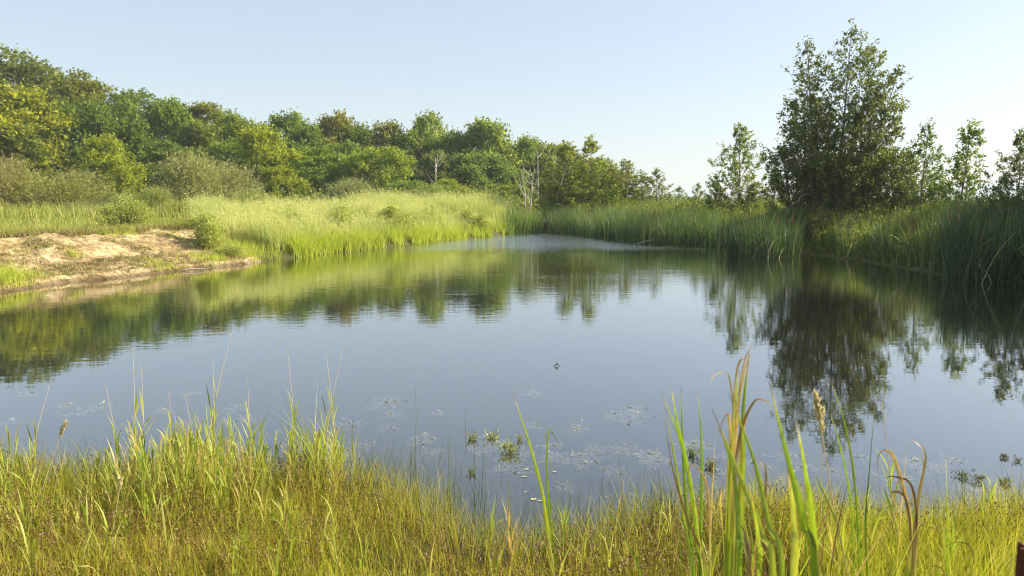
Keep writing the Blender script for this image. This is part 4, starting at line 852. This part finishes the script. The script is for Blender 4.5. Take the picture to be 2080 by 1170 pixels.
zones = [(0, 250, 'by the left edge above the reed tuft'), (250, 560, 'behind the tall stalks of the big reed tuft'), (560, 830, 'between sedge tuft and tallest lone rush'), (830, 930, 'around the tallest lone rush stem'),
         (930, 1080, 'in the patch round the leafy floating cluster'), (1080, 1225, 'just right of the lone bright cattail'), (1225, 1345, 'left of the upright green cattail'), (1345, 1500, 'round the foot of the upright green cattail'),
         (1500, 1720, 'behind the tallest cattail clump'), (1720, 2080, 'near the hooked dry cattail and right edge')]
ords = ['first', 'second', 'third', 'fourth', 'fifth', 'sixth', 'seventh', 'eighth', 'ninth', 'tenth', 'eleventh', 'twelfth']
mlab = {}
for z0, z1, zt in zones:
    for q, p_ in enumerate(sorted(p for p in mf if z0 <= p[0] < z1)): mlab[p_] = 'pale sprig under water ' + zt + ', ' + ords[q] + ' from left'
for i, (px, py) in enumerate(mf):
    g = at(px, py, -.012)
    o = link('water_milfoil', MF[i % 4]); o.location = g; o.rotation_euler = (0, 0, rnd.uniform(0, 6)); s = rnd.uniform(1.0, 1.8); o.scale = (s, s, .5)
    tag(o, mlab[(px, py)], 'water plant', 'pale submerged water plant sprigs')
def emergent(px, py, s, lab, seed, dark=1.):
    g = at(px, py, 0); o = empty('water_plant', g, rnd.uniform(0, 6)); s *= .85; o.scale = (s, s, s * 1.3); a = sprig(seed, 5 + seed % 4, .07, .016, False); q = a.build('leaves', M['emerg'], o); q.color = (dark, dark, dark * .9, 1)
    b = Acc(); rg = np.random.default_rng(seed)
    for i in range(3): tube(b, [(rg.normal(0, .02), rg.normal(0, .02), -.15), (0, 0, -.02), (rg.normal(0, .02), rg.normal(0, .02), .05)], [.003, .003, .002], 5, .4)
    b.build('stems', M['seedbrown'], o); tag(o, lab, 'water plant', 'leafy water plants above the surface')
for t in [(958, 893, 1.0, 'small leafy plant on the left of the floating cluster', 1, 1.1), (1000, 890, 1.1, 'leafy plant at the back of the floating cluster', 2, 1.2), (1035, 917, 1.5, 'largest leafy plant of the floating cluster', 3, 1.2), (1057, 893, .8, 'small leafy plant right of the floating cluster', 4, .9),
          (957, 962, .75, 'small dark plant alone below the floating cluster', 5, .7), (1405, 925, 1.1, 'leafy plant behind the upright green cattail', 6, .8), (1443, 950, 1.0, 'leafy plant right of the upright green cattail', 7, .6), (1951, 968, 1.0, 'dark leafy plant first from the left near the right shore', 8, .5),
          (1988, 976, .8, 'dark plant with tangled stems near the right shore', 9, .45), (2042, 982, .8, 'dark leafy plant closest to the right edge, lower', 10, .5), (2040, 930, .6, 'tiny dark plant under the hanging reflection at right', 11, .4), (2068, 938, .6, 'tiny dark plant touching the right edge', 12, .4)]: emergent(*t)
# floating leaves
def pad(px, py, s, asp, lab):
    g = at(px, py, .004); a = Acc(); n = 10; th = np.linspace(0, 2 * np.pi, n * 2, endpoint=False)
    P = np.stack([np.cos(th) * s * (1 + .05 * np.sin(3 * th)), np.sin(th) * s * asp, .003 * np.abs(np.cos(th)) * 1.0], -1); V = np.concatenate([P, P * [.5, .5, 1] + [0, 0, -.001], P * [.02, .02, 0]]); m = n * 2
    i = np.arange(m); k = (i + 1) % m; a.add(V, np.concatenate([np.stack([i, k, k + m, i + m], -1), np.stack([i + m, k + m, k + 2 * m, i + 2 * m], -1)]), rnd.random())
    o = a.build('floating_leaf', M['pad']); o.location = g; o.rotation_euler = (0, 0, rnd.uniform(-.4, .4)); tag(o, lab, 'leaf', 'loose leaves floating in the shallows')
for t in [(1070, 953, .018, .6, 'round pale leaf afloat left of the lone cattail, upper one'), (1066, 968, .024, .4, 'oval leaf floating under the round pale one'), (1056, 961, .012, .5, 'tiny leaf afloat left of the oval one'), (1127, 958, .020, .4, 'oval leaf floating right of the lone cattail'),
          (1084, 1014, .022, .7, 'green leaf floating low left of the cattail foot'), (1098, 1017, .022, .5, 'green leaf touching the cattail foot'), (1068, 999, .014, .6, 'small pale leaf above the two green ones'), (1233, 1010, .012, .6, 'small pale leaf floating out by the dark rush'), (1840, 1020, .02, .5, 'leaf floating behind the hooked dry cattail')]: pad(*t)
# small things afloat far out
a = Acc(); tube(a, [(-.02, 0, .012), (0, 0, .03), (.012, 0, .045)], [.004, .012, .004], 6, .3); tube(a, [(-.045, 0, .004), (.0, 0, .02), (.05, .01, .004)], [.003, .004, .003], 5, .3)
o = a.build('floating_twig', M['twig']); o.location = at(1131, 744, 0); tag(o, 'tiny dark twig end floating alone in open water', 'twig')
a = Acc(); tube(a, [(-.35, 0, .02), (0, .02, .05), (.4, 0, .02)], [.015, .02, .01], 6, .5); o = a.build('floating_stick', M['palebark']); o.location = at(395, 549, .02); o.rotation_euler = (0, 0, .5)
tag(o, 'bleached stick at the waterline of the sandy bank', 'stick')
a = Acc(); tube(a, [(-.9, 0, .0), (0, .02, .25), (.5, 0, .55)], [.02, .02, .01], 6, .5); tube(a, [(-.2, 0, .2), (.3, .02, .25)], [.012, .006], 6, .5); o = a.build('fallen_branch', M['palebark']); o.location = at(1322, 497, 0)
tag(o, 'pale fallen branch sloping out of the far cattails into the water', 'branch')
for (px, py, hh, lab) in [(2003, 570, .5, 'pale broken reed stump at the foot of the right cattails'), (2060, 572, .45, 'second pale broken stump nearer the right edge')]:
    a = Acc(); g = at(px, py, 0); blades(rng, np.zeros((9, 3)) + rng.normal(0, .04, (9, 3)) * [1, 1, 0], U(.6, 1, 9) * hh, np.full(9, .03), U(0, .3, 9), a, 3); o = a.build('broken_reed', M['straw']); o.location = g; tag(o, lab, 'broken reed', 'broken reeds by the right cattails')
# rusty steel post in the lower right corner
def post():
    D = 1.5; p = W(2090, 1132, D); zg = H(p.x, D); h = p.z - zg + .02; a = Acc()
    def box(x0, x1, y0, y1, z0, z1):
        V = [(x, y, z) for z in (z0, z1) for (x, y) in ((x0, y0), (x1, y0), (x1, y1), (x0, y1))]
        a.add(V, [(0, 3, 2, 1), (4, 5, 6, 7), (0, 1, 5, 4), (1, 2, 6, 5), (2, 3, 7, 6), (3, 0, 4, 7)], .5)
    box(-.019, .019, -.003, .003, -.3, h); box(-.0025, .0025, .003, .034, -.3, h - .001)
    for k in range(int(h / .05)): box(-.006, .006, -.009, -.0031, h - .04 - k * .05, h - .025 - k * .05)
    o = a.build('steel_post', M['rust'], smooth=False); o.location = (p.x, D, zg); tag(o, 'dark rusty steel fence post in the lower right corner', 'post')
post()

# trees standing just beyond the right edge, whose shade falls on the right bank
for (x, y, k, sx, h, lab) in [(27, 25, 0, .7, 9, 'leafy tree outside the picture at right, nearest the pond corner'), (31, 31.5, 2, .7, 10, 'leafy tree outside the picture at right, behind the nearest one'), (26, 20.5, 3, .7, 8, 'smaller leafy tree outside the picture at right, closest to viewer')]:
    put(BR[k], 'broadleaf_tree', (x, y, .4), (sx, sx, h / 16), x, G(.9, 1, .8), lab, 'tree')
# the thin summer haze that fades the far trees and hills
def haze():
    a = Acc(); x0, x1, y0, y1, z0, z1 = -4300, 4300, -4300, 4400, -12, 75
    V = [(x, y, z) for z in (z0, z1) for (x, y) in ((x0, y0), (x1, y0), (x1, y1), (x0, y1))]
    a.add(V, [(0, 3, 2, 1), (4, 5, 6, 7), (0, 1, 5, 4), (1, 2, 6, 5), (2, 3, 7, 6), (3, 0, 4, 7)], .5)
    m, nt, out = newmat('thin_haze'); v = N(nt, 'ShaderNodeVolumePrincipled'); v.inputs['Color'].default_value = (.86, .93, 1, 1); v.inputs['Density'].default_value = .00040
    nt.links.new(v.outputs[0], out.inputs['Volume']); o = a.build('haze', m, smooth=False); tag(o, 'thin pale summer haze over pond and woods', 'haze', kind='stuff')
haze()
